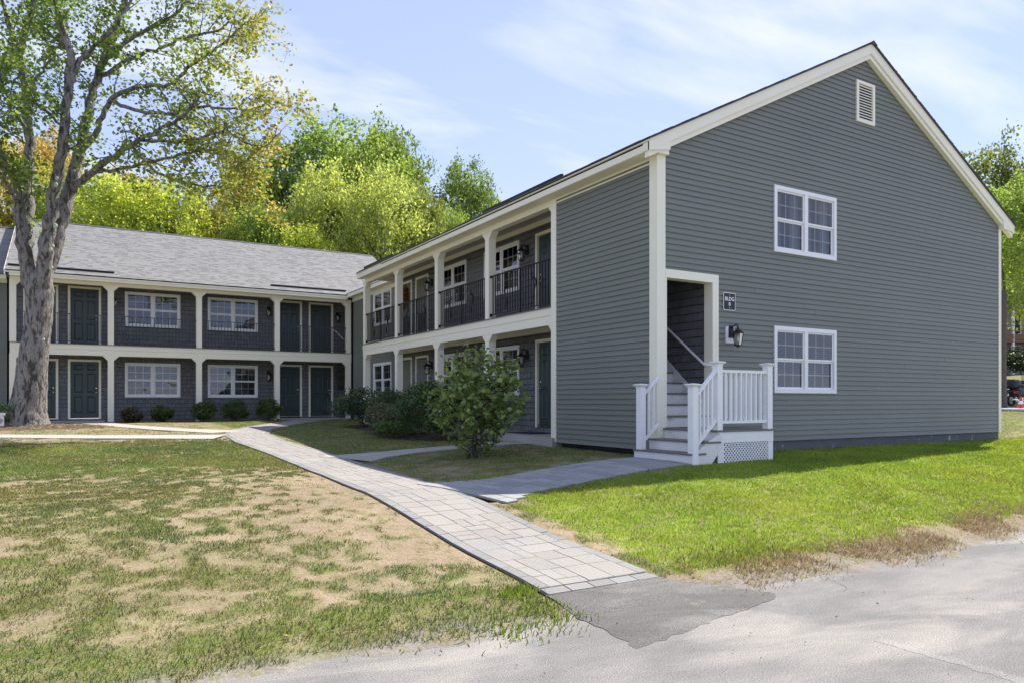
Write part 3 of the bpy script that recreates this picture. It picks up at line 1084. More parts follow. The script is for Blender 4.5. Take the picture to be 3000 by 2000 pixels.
# ---- door prototype (six panels), origin at the middle of the sill
def door_meshes():
    W, H, c = .53, 2.19, .078
    d = {}
    m = MB()
    m.box(-W, -W + c, -.035, .09, 0, H); m.box(W - c, W, -.035, .09, 0, H); m.box(-W + c, W - c, -.035, .09, H - c, H)
    d['frame'] = m.mesh('frame', 'trim')
    s = MB()
    s.box(-W + c, W - c, .035, .075, .05, H - c)
    d['door'] = s.mesh('door', 'door')
    t = MB(); t.box(-W + c, W - c, -.03, .09, 0, .045)
    d['threshold'] = t.mesh('threshold', 'chrome')
    for nm, hh in (('low', .62), ('mid', .70), ('top', .22)):
        p = MB(); w = .135
        e = .022
        p.add([(-w, .035, 0), (w, .035, 0), (w, .035, hh), (-w, .035, hh), (-w + e, .016, e), (w - e, .016, e), (w - e, .016, hh - e), (-w + e, .016, hh - e),
               (-w + 2.2 * e, .034, 2.2 * e), (w - 2.2 * e, .034, 2.2 * e), (w - 2.2 * e, .034, hh - 2.2 * e), (-w + 2.2 * e, .034, hh - 2.2 * e)],
              [(0, 1, 5, 4), (1, 2, 6, 5), (2, 3, 7, 6), (3, 0, 4, 7), (4, 5, 9, 8), (5, 6, 10, 9), (6, 7, 11, 10), (7, 4, 8, 11), (8, 9, 10, 11)])
        d[nm] = p.mesh('panel', 'door')
    k = MB()
    prof = [(.0, 0), (.028, 0), (.028, .012), (.012, .016), (.012, .035), (.030, .045), (.034, .06), (.026, .075), (.0, .08)]
    k.lathe([(max(r, .0005), z) for r, z in prof], n=12)
    k.v = [(x, .035 - z, y) for x, y, z in k.v]
    d['knob'] = k.mesh('knob', 'brass', True)
    b = MB(); b.lathe([(.0005, 0), (.03, 0), (.03, .014), (.02, .02), (.0005, .02)], n=12)
    b.v = [(x, .035 - z, y) for x, y, z in b.v]
    d['bolt'] = b.mesh('deadbolt', 'chrome', True)
    return d


DM = door_meshes()


def door(parent, loc, rot, hinge=1, label=None):
    """knob on the right for hinge=1"""
    o = mk('door', DM['door'], parent, loc, (0, 0, rot))
    if label: o['label'] = label
    mk('frame', DM['frame'], o); mk('threshold', DM['threshold'], o)
    for sx in (-1, 1):
        mk('panel', DM['low'], o, (sx * .205, 0, .22)); mk('panel', DM['mid'], o, (sx * .205, 0, .98)); mk('panel', DM['top'], o, (sx * .205, 0, 1.80))
    mk('knob', DM['knob'], o, (hinge * .375, 0, .98)); mk('deadbolt', DM['bolt'], o, (hinge * .375, 0, 1.14))
    return o


# ---- lantern
def lantern_meshes():
    d = {}
    p = MB(); p.prism([(-.055, .0), (.055, .0), (.055, .17), (.03, .21), (-.03, .21), (-.055, .17)], 1, -.02, 0)
    d['backplate'] = p.mesh('backplate', 'iron')
    a = MB(); a.tube([(0, -.01, .15), (0, -.06, .20), (0, -.12, .215), (0, -.16, .19), (0, -.16, .14)], .011, 6)
    a.tube([(0, -.02, .06), (0, -.07, .10), (0, -.11, .08)], .008, 6)
    d['arm'] = a.mesh('arm', 'iron')
    r = MB(); r.lathe([(.10, .06), (.095, .075), (.06, .11), (.03, .13), (.018, .145), (.018, .165), (.004, .185)], (0, -.16, 0), 6)
    d['cap'] = r.mesh('lantern_cap', 'iron')
    c = MB()
    for k in range(6):
        t = math.pi / 3 * k
        c.tube([(.092 * math.cos(t), -.16 + .092 * math.sin(t), .06), (.06 * math.cos(t), -.16 + .06 * math.sin(t), -.13)], .005, 4)
    c.lathe([(.062, -.145), (.066, -.13), (.03, -.15), (.008, -.175)][::-1], (0, -.16, 0), 6)
    d['cage'] = c.mesh('cage', 'iron')
    g = MB()
    vs, fs = [], []
    for k in range(6):
        t = math.pi / 3 * k
        vs += [(.086 * math.cos(t), -.16 + .086 * math.sin(t), .058), (.055 * math.cos(t), -.16 + .055 * math.sin(t), -.128)]
    fs = [(2 * k, 2 * ((k + 1) % 6), 2 * ((k + 1) % 6) + 1, 2 * k + 1) for k in range(6)]
    g.add(vs, fs)
    d['lamp_glass'] = g.mesh('lamp_glass', 'lamp_glass')
    b = MB(); b.lathe([(.002, -.09), (.018, -.075), (.026, -.045), (.02, -.01), (.012, .01), (.012, .05)], (0, -.16, 0), 10)
    d['bulb'] = b.mesh('bulb', 'bulb', True)
    return d


LM = lantern_meshes()


def lantern(loc, rot, label, group='black wall lanterns', sc_=1.0):
    t = bpy.data.objects.new('wall_lantern', None); COL.objects.link(t)
    t.empty_display_size = .1
    t.location = loc; t.rotation_euler = (0, 0, rot); t.scale = (sc_,) * 3
    tag(t, label, 'lantern', group)
    for k, nm in (('backplate', 'backplate'), ('arm', 'arm'), ('cap', 'lantern_cap'), ('cage', 'cage'), ('lamp_glass', 'lamp_glass'), ('bulb', 'bulb')):
        mk(nm, LM[k], t)
    return t


_lap = random.Random(17)
# ---- lap siding: one object for each board, cut round openings
def clapboards(parent, tf, z0, z1, a_of, openings, mat_name, pitch=.1016, base_d=-.006, proud=.020):
    """tf maps (a, d, z); a_of(z) -> (a0, a1)"""
    k = 0
    z = z0
    while z < z1 - .005:
        zt = min(z + pitch, z1)
        brk = sorted({z, zt} | {q for o in openings for q in (o[2], o[3]) if z < q < zt})
        segs = []
        for za, zb in zip(brk, brk[1:]):
            if zb - za < .004: continue
            zm = (za + zb) / 2
            a0b, a1b = a_of(za); a0t, a1t = a_of(zb)
            cuts = [(o[0], o[1]) for o in openings if o[2] < zm < o[3]]
            iv = [(None, None)]
            spans = []
            cur = None
            cuts.sort()
            L_ = 'L'
            for c0, c1 in cuts:
                spans.append((L_, c0)); L_ = c1
            spans.append((L_, 'R'))
            for s0, s1 in spans:
                lb, lt = (a0b, a0t) if s0 == 'L' else (s0, s0)
                rb, rt = (a1b, a1t) if s1 == 'R' else (s1, s1)
                if rb - lb < .02 and rt - lt < .02: continue
                f0 = (za - z) / pitch; f1 = (zb - z) / pitch
                parts = [(lb, rb, lt, rt)]
                if min(rb - lb, rt - lt) > 5.5 and zb - za > .09:      # long courses are lapped once
                    q = max(lb, lt) + .6 + _lap.random() * (min(rb, rt) - max(lb, lt) - 1.2)
                    parts = [(lb, q, lt, q), (q - .012, rb, q - .012, rt)]
                for j, (l0, r0, l1, r1) in enumerate(parts):
                    sh = -.0022 * j + _lap.uniform(-.0006, .0006)
                    d0 = base_d - proud * (1 - f0) + sh; d1 = base_d - proud * (1 - f1) * .98 + sh
                    m = MB(tf)
                    m.hexa([(l0, d0, za), (max(r0, l0 + .002), d0, za), (max(r0, l0 + .002), 0.0, za), (l0, 0.0, za),
                            (l1, d1, zb), (max(r1, l1 + .002), d1, zb), (max(r1, l1 + .002), 0.0, zb), (l1, 0.0, zb)])
                    obj('clapboard', m, mat_name, parent)
                    k += 1
        z = zt
    return k


def grid_wall(mb, a0, a1, z0, z1, d0, d1, openings):
    """wall slab with rectangular holes"""
    As = sorted({a0, a1} | {q for o in openings for q in o[:2] if a0 < q < a1})
    Zs = sorted({z0, z1} | {q for o in openings for q in o[2:] if z0 < q < z1})
    for za, zb in zip(Zs, Zs[1:]):
        run = None
        for aa, ab in zip(As, As[1:]):
            hole = any(o[0] < (aa + ab) / 2 < o[1] and o[2] < (za + zb) / 2 < o[3] for o in openings)
            if hole:
                if run: mb.box(run[0], run[1], d0, d1, za, zb); run = None
            else:
                run = (run[0], ab) if run else (aa, ab)
        if run: mb.box(run[0], run[1], d0, d1, za, zb)


def shingles(parent, tf, a0, a1, z0, z1, openings, n_part, near, seed, mat_name='shingle', flip=False):
    """cedar shakes in courses; the n_part nearest to a=near are objects of their own"""
    r = random.Random(seed)
    out = []
    z = z0; row = 0
    while z < z1 - .02:
        h = min(.152, z1 - z)
        a = a0 - r.uniform(0, .12)
        while a < a1:
            w = r.uniform(.10, .24)
            s, e = max(a, a0), min(a + w, a1)
            a += w
            if e - s < .03: continue
            segs = [(s, e)]
            for o in openings:
                if o[2] < z + h * .5 < o[3]:
                    ns = []
                    for (p, q) in segs:
                        if q <= o[0] or p >= o[1]: ns.append((p, q))
                        else:
                            if p < o[0] - .01: ns.append((p, o[0]))
                            if q > o[1] + .01: ns.append((o[1], q))
                    segs = ns
            for (p, q) in segs:
                if q - p > .015:
                    out.append((p, q, z + r.uniform(-.004, .004), h, r.uniform(.018, .030)))
        z += h; row += 1
    out.sort(key=lambda t: abs((t[0] + t[1]) / 2 - near) + .35 * abs(t[2] - 2.6))
    big = MB(tf)

    def add(m, t):
        p, q, z, h, d = t
        g = .0045
        m.hexa([(p + g, -d, z), (q - g, -d, z), (q - g, 0, z), (p + g, 0, z), (p + g, -.004, z + h - .013), (q - g, -.004, z + h - .013), (q - g, 0, z + h - .013), (p + g, 0, z + h - .013)])  # tops stop short so dark sheathing imitates the shadow line between courses
    for i, t in enumerate(out):
        if i < n_part:
            m = MB(tf); add(m, t); obj('shingle', m, mat_name, parent)
        else:
            add(big, t)
    if big.v:
        stuff(obj('shingle_field', big, mat_name, parent))


def roof_courses(parent, P0, P1, Q0, Q1, name, seed, pitch=.14, tab=.32, m='roof'):
    """shingle tabs on the plane P0-P1 (eave) .. Q0-Q1 (ridge)"""
    P0, P1, Q0, Q1 = map(Vector, (P0, P1, Q0, Q1))
    r = random.Random(seed)
    up = (Q0 - P0); n = int(up.length / pitch)
    nrm = (P1 - P0).cross(up).normalized()
    if nrm.z < 0: nrm = -nrm
    mb = MB()
    for i in range(n):
        a0 = P0.lerp(Q0, i / n); a1 = P1.lerp(Q1, i / n); b0 = P0.lerp(Q0, (i + 1) / n); b1 = P1.lerp(Q1, (i + 1) / n)
        L_ = (a1 - a0).length
        s = -r.uniform(0, tab)
        while s < L_:
            w = r.choice((.16, .24, .32, .4)) * tab / .32
            e = min(s + w, L_); s0 = max(s, 0); s += w
            if e - s0 < .01: continue
            th = r.choice((.008, .010, .016))
            u0, u1 = s0 / L_, e / L_
            p, q = a0.lerp(a1, u0), a0.lerp(a1, u1); pt, qt = b0.lerp(b1, u0), b0.lerp(b1, u1)
            mb.add([p + nrm * th, q + nrm * th, qt + nrm * .002, pt + nrm * .002, p, q], [(0, 1, 2, 3), (4, 5, 1, 0)])
    o = stuff(obj(name, mb, m, parent))
    return o


# ---- porch front: posts, braces, beams, rails. tf maps (a along, d inwards, z)
def railing(parent, tf, a0, a1, z0, d, m='iron', step=.115, scroll=True, h=1.06):
    rl = MB(tf)
    rl.box(a0, a1, d - .02, d + .02, z0 + h - .024, z0 + h)
    r = obj('railing', rl, m, parent)
    b = MB(tf); b.box(a0, a1, d - .012, d + .012, z0 + .085, z0 + .105); obj('bottom_rail', b, m, r)
    n = int((a1 - a0) / step)
    st = (a1 - a0) / n
    for k in range(1, n):
        a = a0 + k * st
        bb = MB(tf)
        q = .0095 if k != n // 2 else .017
        bb.box(a - q, a + q, d - q, d + q, z0 + (.10 if k != n // 2 else .0), z0 + h - .014)
        obj('baluster', bb, m, r)
    for e in (a0 + .012, a1 - .012):
        f = MB(tf); f.box(e - .012, e + .012, d - .03, d + .03, z0 + h - .045, z0 + h + .012); obj('bracket', f, m, r)
        f = MB(tf); f.box(e - .012, e + .012, d - .03, d + .03, z0 + .06, z0 + .13); obj('bracket', f, m, r)
    if scroll:
        for f, sg in ((.27, 1), (.73, -1)):
            ac = a0 + (a1 - a0) * f
            pts = []
            for i in range(26):       # S-curve with a curl at each end
                t = i / 25
                pts.append((ac + sg * .055 * math.sin(t * 2 * math.pi), d - .022, z0 + .17 + t * .60))
            cx_, cz_ = ac + sg * .0, z0 + .17 + .60
            for i in range(1, 20):
                an = i / 19 * 2.1 * math.pi
                rr = .075 * (1 - i / 24)
                pts.append((cx_ + sg * (.075 - rr * math.cos(an)) , d - .022, cz_ + rr * math.sin(an)))
            s = MB(tf); s.tube(pts, .012, 5)
            obj('scroll', s, m, r)
    return r


def post(parent, tf, a, z0, z1, sides=(1, 1), w=.098, depth=.20, d0=0.0):
    p = MB(tf)
    p.box(a - w, a + w, d0, d0 + depth, z0, z1)
    o = obj('post', p, 'trim', parent)
    for s_, on in ((-1, sides[0]), (1, sides[1])):
        if on:
            b = MB(tf)
            e = w * s_
            vs = [(a + e, z1 - .165), (a + e + s_ * .155, z1 - .01), (a + e + s_ * .155, z1), (a + e, z1)]
            v3 = [(q[0], d0 + .004, q[1]) for q in vs] + [(q[0], d0 + depth - .012, q[1]) for q in vs]
            b.add(v3, [(0, 1, 2, 3), (7, 6, 5, 4), (0, 4, 5, 1), (1, 5, 6, 2), (2, 6, 7, 3), (3, 7, 4, 0)])
            obj('brace', b, 'trim', o)
    return o


def beam(parent, tf, a0, a1):
    b = MB(tf); b.box(a0, a1, .006, .20, Z_BEAM[0], Z_BEAM[1])
    o = obj('porch_beam', b, 'trim', parent)
    b = MB(tf); b.box(a0, a1, -.014, .006, 3.385, Z_BEAM[1]); obj('fascia_board', b, 'trim', o)
    b = MB(tf); b.box(a0, a1, -.002, .006, Z_BEAM[0] + .003, 3.375); obj('fascia_board', b, 'trim', o)
    b = MB(tf); b.box(a0, a1, -.045, 1.2, Z_BEAM[1], F2); obj('deck', b, 'deck', o)
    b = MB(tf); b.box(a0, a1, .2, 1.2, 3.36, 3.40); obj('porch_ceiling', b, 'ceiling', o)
    return o


SLOPE = .509
# =========================================================== building with the gable (near wing)
near = thing('apartment_building', (6, 8, .57), 'grey clapboard two-storey apartment building with white trimmed gable end and two-level porch', 'building')
tfG = lambda a, d, z: (a, d, z)                    # gable wall: a = X, d = Y
tfF = lambda a, d, z: (d, a, z)                    # porch side: a = Y, d = X
tfR = lambda a, d, z: (d + 1.22, a, z)             # recessed porch wall
GW = 11.60                                         # gable width
EAVE_Z, EAVE_X = 6.03, -.32
RID_X, RID_Z = 5.95, 9.22
ROOF_L = lambda x: EAVE_Z + (x - EAVE_X) * (RID_Z - EAVE_Z) / (RID_X - EAVE_X)
R_EX = 12.02
ROOF_R = lambda x: 6.05 + (R_EX - x) * (RID_Z - 6.05) / (R_EX - RID_X)
roof_u = lambda x: min(ROOF_L(x), ROOF_R(x))

gw = [(3.0, 3.0 + WIN_W, 1.715, 1.715 + WIN_H), (3.0, 3.0 + WIN_W, 4.475, 4.475 + WIN_H)]
DOORO = (.185, 1.305, 1.0, 3.72)
vent = (5.60, 6.24, 7.545, 8.43)
ins = lambda o, e: (o[0] + e, o[1] - e, o[2] + e, o[3] - e)
hole_s = [ins(o, .05) for o in gw]
# sheathing
m = MB(tfG)
grid_wall(m, 0.0, GW, .78, 6.02, .001, .12, [ins(o, .075) for o in gw] + [(.165, 1.35, .5, 3.76)])
m.prism([(.02, 6.02), (GW - .02, 6.02), (RID_X, 9.02)], 1, .001, .12)
obj('gable_wall', m, 'sheath', near)
m = MB(); m.box(GW - .12, GW, .12, 20, .6, 6.0); m.box(1.22, GW, 20.0, 20.12, .6, 6.0)
obj('rear_wall', m, 'siding', near)
m = MB(); m.box(1.4, GW - .2, .2, 20, 3.3, 3.5); m.box(1.4, GW - .2, .2, 20, .7, .8); m.box(1.4, GW - .2, .2, 20.0, 6.05, 6.1); m.box(1.4, GW - .2, 5.0, 5.1, .8, 6.05)
m.box(4.5, 4.6, .2, 20, .8, 6.05)
obj('room_shell', m, 'room', near)


def gab(z):
    """siding limits on the gable at height z, tucked under the rake boards"""
    x0 = max(.16, EAVE_X + (z + .12 - EAVE_Z) / ((RID_Z - EAVE_Z) / (RID_X - EAVE_X)))
    x1 = min(GW - .10, R_EX - (z + .12 - 6.05) / ((RID_Z - 6.05) / (R_EX - RID_X)))
    return (x0, max(x1, x0 + .001))


clapboards(near, tfG, .775, 8.98, gab, [ins(o, .06) for o in gw] + [(.0, 1.44, .5, 3.86), ins(vent, .03)], 'siding')
# corner boards
for nm, bx_ in (('corner_board', (0.0, .16, -.035, 0, .62, 5.93)), ('corner_board', (GW - .10, GW + .02, -.035, 0, .76, 5.95))):
    m = MB(); m.box(*bx_); obj(nm, m, 'trim', near)
m = MB(); m.box(-.035, 0.0, -.035, .165, .62, 5.84); obj('corner_board', m, 'trim', near)
m = MB(); m.box(GW, GW + .02, 0, .2, .76, 5.95); obj('corner_board', m, 'trim', near)
# rake boards with a thin crown, both slopes
def rake(xa, za, xb, zb, y0, y1, drop, top=0.0, name='rake_board', mt='trim'):
    m = MB()
    m.hexa([(xa, y0, za - drop), (xb, y0, zb - drop), (xb, y1, zb - drop), (xa, y1, za - drop), (xa, y0, za - top), (xb, y0, zb - top), (xb, y1, zb - top), (xa, y1, za - top)])
    return obj(name, m, mt, near)


zR = lambda x: roof_u(x)
rake(EAVE_X, zR(EAVE_X), RID_X, RID_Z, -.155, -.125, .20, .035)
rake(EAVE_X + .02, zR(EAVE_X + .02), RID_X, RID_Z, -.120, -.02, .30, .19)
rake(R_EX, zR(R_EX), RID_X, RID_Z, -.155, -.125, .20, .035)
rake(R_EX - .02, zR(R_EX - .02), RID_X, RID_Z, -.120, -.02, .30, .19)
for xa, xb in ((EAVE_X, RID_X), (R_EX, RID_X)):
    rake(xa, zR(xa), xb, RID_Z, -.165, -.03, .035, -.0, 'rake_moulding')
# boxed returns at the eaves
m = MB(); m.box(EAVE_X - .004, .165, -.122, .0, 5.847, 5.99); obj('eave_return', m, 'trim', near)
m = MB(); m.prism([(EAVE_X, 5.845), (.17, 5.93), (.17, 6.22), (EAVE_X, 5.99)], 1, -.152, -.126); obj('eave_return', m, 'trim', near)
m = MB(); m.prism([(R_EX, 5.90), (GW - .1, 5.93), (GW - .1, 6.2), (R_EX, 6.02)], 1, -.152, -.02); obj('eave_return', m, 'trim', near)
# roof slabs
WY = 15.12
m = MB()
for (xa, xb) in ((EAVE_X - .03, RID_X), (R_EX + .03, RID_X)):
    sgn = 1 if xa < xb else -1
    za = zR(EAVE_X) - .03 * SLOPE if xa < xb else zR(R_EX) - .03 * SLOPE
    m.hexa([(xa, -.19, za), (xb, -.19, RID_Z), (xb, WY, RID_Z), (xa, WY, za), (xa, -.19, za + .03), (xb, -.19, RID_Z + .03), (xb, WY, RID_Z + .03), (xa, WY, za + .03)])
near_roof = obj('roof', m, 'roof_edge', near)
roof_courses(near_roof, (EAVE_X - .05, -.20, zR(EAVE_X) + .006), (EAVE_X - .05, WY + .01, zR(EAVE_X) + .006), (RID_X, -.20, RID_Z + .032), (RID_X, WY + .01, RID_Z + .032), 'roof_shingles', 3, .14, .45)
roof_courses(near_roof, (R_EX + .05, -.20, zR(R_EX) + .006), (R_EX + .05, WY + .01, zR(R_EX) + .006), (RID_X, -.20, RID_Z + .032), (RID_X, WY + .01, RID_Z + .032), 'roof_shingles', 4, .14, .45)
m = MB(); m.prism([(RID_X - .14, RID_Z - .02), (RID_X, RID_Z + .06), (RID_X + .14, RID_Z - .02)], 1, -.21, WY); obj('ridge_cap', m, 'roof_edge', near_roof)
for (ya, yb) in ((2.8, 6.22), (12.36, 15.0)):
    m = MB()
    x = -.12; z = ROOF_L(x) + .05
    m.hexa([(x, ya, z), (x + .07, ya, z + .03), (x + .07, yb, z + .03), (x, yb, z), (x, ya, z + .075), (x + .07, ya, z + .085), (x + .07, yb, z + .085), (x, yb, z + .075)])
    obj('snow_rail', m, 'iron', near_roof)
# eave: fascia, crown, soffit, frieze along the porch
m = MB(); m.box(EAVE_X, EAVE_X + .02, .002, WY, 5.845, 5.96); obj('fascia', m, 'trim', near)
m = MB(); m.box(EAVE_X - .025, EAVE_X + .02, -.16, WY, 5.995, 6.022); obj('fascia_crown', m, 'trim', near)
m = MB(); m.box(EAVE_X + .02, -.005, .0, WY - .02, 5.84, 5.858); obj('soffit', m, 'trim', near)
m = MB(); m.prism([(EAVE_X + .02, 5.845), (6.0, 5.845), (6.0, 9.1), (EAVE_X + .02, 5.98)], 1, WY - .03, WY - .005); obj('porch_end', m, 'trim', near)
m = MB(tfF); m.box(.165, 15.40, -.012, .17, 5.72, 5.84); obj('frieze', m, 'trim', near)
# solid bay beside the corner, the stair enclosure
m = MB(tfF); grid_wall(m, 0.0, 3.10, .72, 5.84, .004, .12, []); obj('stair_wall', m, 'sheath', near)
clapboards(near, tfF, .685, 5.80, lambda z: (.165, 3.11), [], 'siding')
m = MB(tfF); m.box(3.105, 3.29, -.034, .17, .70, 5.80); obj('end_board', m, 'trim', near)
m = MB(tfF)
for zt in (Z_BEAM[0], 5.72):
    for s_ in (1,):
        e = 3.29
        vs = [(e, zt - .165), (e + .155, zt - .01), (e + .155, zt), (e, zt)]
        v3 = [(q[0], .0, q[1]) for q in vs] + [(q[0], .16, q[1]) for q in vs]
        m.add(v3, [(0, 1, 2, 3), (7, 6, 5, 4), (0, 4, 5, 1), (1, 5, 6, 2), (2, 6, 7, 3), (3, 7, 4, 0)])
obj('brace', m, 'trim', near)
# recessed wall behind the porch
WF = [(6.60, 8.56), (9.64, 11.58), (15.72, 17.64)]
wf_open, wf_spec = [], []
for i, (ya, yb) in enumerate(WF):
    yc = (ya + yb) / 2
    for k, zb in enumerate((1.715, 4.45)):
        wf_open.append((yc - WIN_W / 2, yc + WIN_W / 2, zb, zb + WIN_H)); wf_spec.append((yc, zb, i, k))
DF = [(5.30, -1), (12.94, -1), (14.33, -1)]
df_open = []
for (yc, hg) in DF:
    for zb in (F1, F2):
        df_open.append((yc - .53, yc + .53, zb, zb + 2.19))
m = MB(tfR)
grid_wall(m, 3.1, 15.08, 5.86, 6.4, .001, .14, [])
grid_wall(m, 3.1, 20.2, .60, 5.86, .001, .14, [ins(o, .07) for o in wf_open] + [ins(o, .07) for o in df_open])
obj('porch_wall', m, 'sheath', near)
shingles(near, tfR, 3.1, 15.28, F1 - .12, 3.30, [ins(o, .04) for o in wf_open + df_open], 170, 7.0, 61)
shingles(near, tfR, 3.1, 15.28, F2 + .02, 5.95, [ins(o, .04) for o in wf_open + df_open], 130, 7.0, 62)
clapboards(near, tfR, .72, 5.82, lambda z: (15.30, 20.1), [ins(o, .06) for o in wf_open], 'siding_back')
m = MB(tfR); m.box(3.1, 15.2, -.035, 0, 5.93, 6.05); obj('wall_frieze', m, 'trim', near)
m = MB(tfR); m.box(3.1, 15.2, -.035, 0, 3.24, 3.36); obj('wall_frieze', m, 'trim', near)
m = MB(tfR); m.box(15.12, 20.2, -.035, 0, 5.72, 5.86); obj('wall_frieze', m, 'trim', near)
m = MB()
for k in range(42):
    y = 3.1 + k * 12.0 / 42
    m.box(.17, 1.2, y + .006, y + 12.0 / 42 - .006, 6.052, 6.068)
m.box(.17, 1.2, 3.1, 15.1, 6.068, 6.09)
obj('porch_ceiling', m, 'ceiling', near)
for (yc, zb, i, k) in wf_spec:
    window(near, (1.22, yc, zb), -math.pi / 2, ('none', 'raised', 'curtain')[i] if k else ('raised', 'none', 'none')[i])
for (yc, hg) in DF:
    for zb in (F1, F2):
        door(near, (1.22, yc, zb), -math.pi / 2, hg)
# posts, beam, rails
PY = [15.30, 12.26, 9.20, 6.20]
beam(near, tfF, 3.29, 15.42)
for i, y in enumerate(PY):
    sd_ = (1, 0) if i == 0 else (1, 1)
    post(near, tfF, y, .70, Z_BEAM[0], sd_)
    post(near, tfF, y, F2, 5.72, sd_)
for a0, a1 in ((3.29, 6.10), (6.30, 9.10), (9.30, 12.16), (12.36, 15.20)):
    railing(near, tfF, a0, a1, F2, .055)
# porch slab and foundation
m = MB(); m.box(-.10, 1.22, 3.15, 15.45, .40, .78); obj('porch_slab', m, 'concrete', near)
m = MB(); m.box(1.0, 1.225, 15.45, 20.2, .3, .72); obj('foundation', m, 'foundation', near)
m = MB(); m.box(1.30, GW - .03, .012, .10, .2, .775); obj('foundation', m, 'foundation', near)
m = MB(); m.box(GW - .03 - .08, GW - .03, .1, 20, .2, .775); obj('foundation', m, 'foundation', near)
m = MB(); m.box(.16, .26, .2, 3.1, .2, .68); obj('foundation', m, 'sheath', near)  # near-black colour stands in for the dark void under the siding
# windows and vent on the gable
window(near, (3.96, 0, 4.475), 0, 'curtain')
window(near, (3.96, 0, 1.715), 0, 'none')
m = MB()
x0, x1, z0, z1 = vent
m.box(x0, x0 + .075, -.05, 0, z0, z1); m.box(x1 - .075, x1, -.05, 0, z0, z1); m.box(x0 + .075, x1 - .075, -.05, 0, z0, z0 + .06); m.box(x0 + .075, x1 - .075, -.05, 0, z1 - .06, z1)
vt = obj('gable_vent', m, 'trim', near)
n = 13
m = MB(); m.box(x0 + .07, x1 - .07, -.004, -.001, z0, z1); obj('vent_screen', m, 'sheath', vt)
for k in range(n):
    z = z0 + .06 + (z1 - z0 - .12) * k / n
    m = MB(); h = (z1 - z0 - .12) / n
    m.hexa([(x0 + .075, -.046, z), (x1 - .075, -.046, z), (x1 - .075, -.040, z), (x0 + .075, -.040, z), (x0 + .075, -.022, z + h * .66), (x1 - .075, -.022, z + h * .66), (x1 - .075, -.016, z + h * .66), (x0 + .075, -.016, z + h * .66)])
    obj('louvre', m, 'trim', vt)
# entry: casing, jambs, inner walls, flight of stairs
m = MB(); m.box(.16, 1.46, -.045, 0, 3.72, 3.87); m.box(1.305, 1.46, -.045, 0, 1.10, 3.72); m.box(.150, .186, -.042, .0, 1.10, 3.72)
ent = obj('entry_casing', m, 'trim', near)
m = MB(); m.box(1.307, 1.398, .002, .17, .9, 3.75); m.box(.10, .183, .002, .17, .9, 3.75); m.box(.185, 1.305, .002, .17, 3.722, 3.80); obj('entry_jamb', m, 'trim', near)
m = MB(); m.box(1.40, 1.46, .17, 3.3, .6, 6.0); m.box(.12, .185, .17, 3.1, .6, 6.0); m.box(.1, 1.4, .17, 3.2, 6.0, 6.05)
obj('stair_hall', m, 'sheath', near)
shingles(near, lambda a, d, z: (1.40 + d, a, z), .17, 3.1, 1.1, 5.9, [], 0, 1, 63)
NR = 12
rh, gg = (F2 - 1.09) / NR, .255
for k in range(NR):
    m = MB(); m.box(.187, 1.395, .17 + k * gg - .12, .17 + k * gg - .10, 1.09 + k * rh, 1.09 + (k + 1) * rh - .03); st_ = obj('stair_step', m, 'riser', near)
    m = MB(); m.box(.187, 1.395, .17 + k * gg - .145, .17 + (k + 1) * gg - .10, 1.09 + (k + 1) * rh - .03, 1.09 + (k + 1) * rh); obj('tread', m, 'tread', st_)
m = MB()
m.hexa([(1.36, .1, 1.15), (1.398, .1, 1.15), (1.398, 3.0, F2 + .0), (1.36, 3.0, F2 + .0), (1.36, .1, 1.42), (1.398, .1, 1.42), (1.398, 3.0, F2 + .30), (1.36, 3.0, F2 + .30)])
obj('stringer', m, 'white', near)
m = MB(); m.tube([(1.26, .03, 2.22), (1.26, .12, 2.23), (1.26, 1.2, 3.05), (1.26, 3.0, 4.42)], .024, 8); hr = obj('handrail', m, 'white', near, True)
m = MB(); m.tube([(1.26, .03, 2.22), (1.31, .03, 2.22)], .024, 8); obj('bracket', m, 'white', hr); m = MB(); m.tube([(1.26, 1.3, 3.10), (1.40, 1.3, 3.05)], .012, 6); obj('bracket', m, 'white', hr)
# connecting roof towards the rear building
m = MB()
xe = .90
m.hexa([(xe - .03, WY, 6.0), (6.3, WY, 8.75), (6.3, 24, 8.75), (xe - .03, 24, 6.0), (xe - .03, WY, 6.03), (6.3, WY, 8.78), (6.3, 24, 8.78), (xe - .03, 24, 6.03)])
m.hexa([(12.0, WY, 5.9), (6.3, WY, 8.75), (6.3, 24, 8.75), (12.0, 24, 5.9), (12.0, WY, 5.93), (6.3, WY, 8.78), (6.3, 24, 8.78), (12.0, 24, 5.93)])
obj('link_roof', m, 'roof', near)
m = MB(); m.box(xe - .02, xe + .02, WY, 19.96, 5.86, 6.01); obj('fascia', m, 'trim', near)
m = MB(); m.box(xe + .02, 1.2, WY, 20.0, 5.86, 5.875); obj('soffit', m, 'trim', near)

# house numbers beside the porch doors are too small to read; lanterns are
lantern((1.20, 6.22, 5.30), -math.pi / 2, 'black wall lantern beside the upper porch door nearest the blank siding bay', sc_=1.15)
lantern((1.20, 12.12, 5.30), -math.pi / 2, 'black wall lantern beside the upper pair of porch doors', sc_=1.15)
lantern((1.20, 6.22, 2.62), -math.pi / 2, 'black wall lantern on the ground floor beside the door next to the blank siding bay', sc_=1.15)
lantern((1.20, 12.12, 2.62), -math.pi / 2, 'black wall lantern on the ground floor by the pair of dark doors', sc_=1.15)
gl = lantern((1.775, -.045, 2.73), 0, 'black wall lantern on a white block beside the stair entry', sc_=1.08)
m = MB(); m.box(-.105, .09, .0, .034, -.09, .19); mk('mounting_block', m.mesh('mounting_block', 'white'), gl)


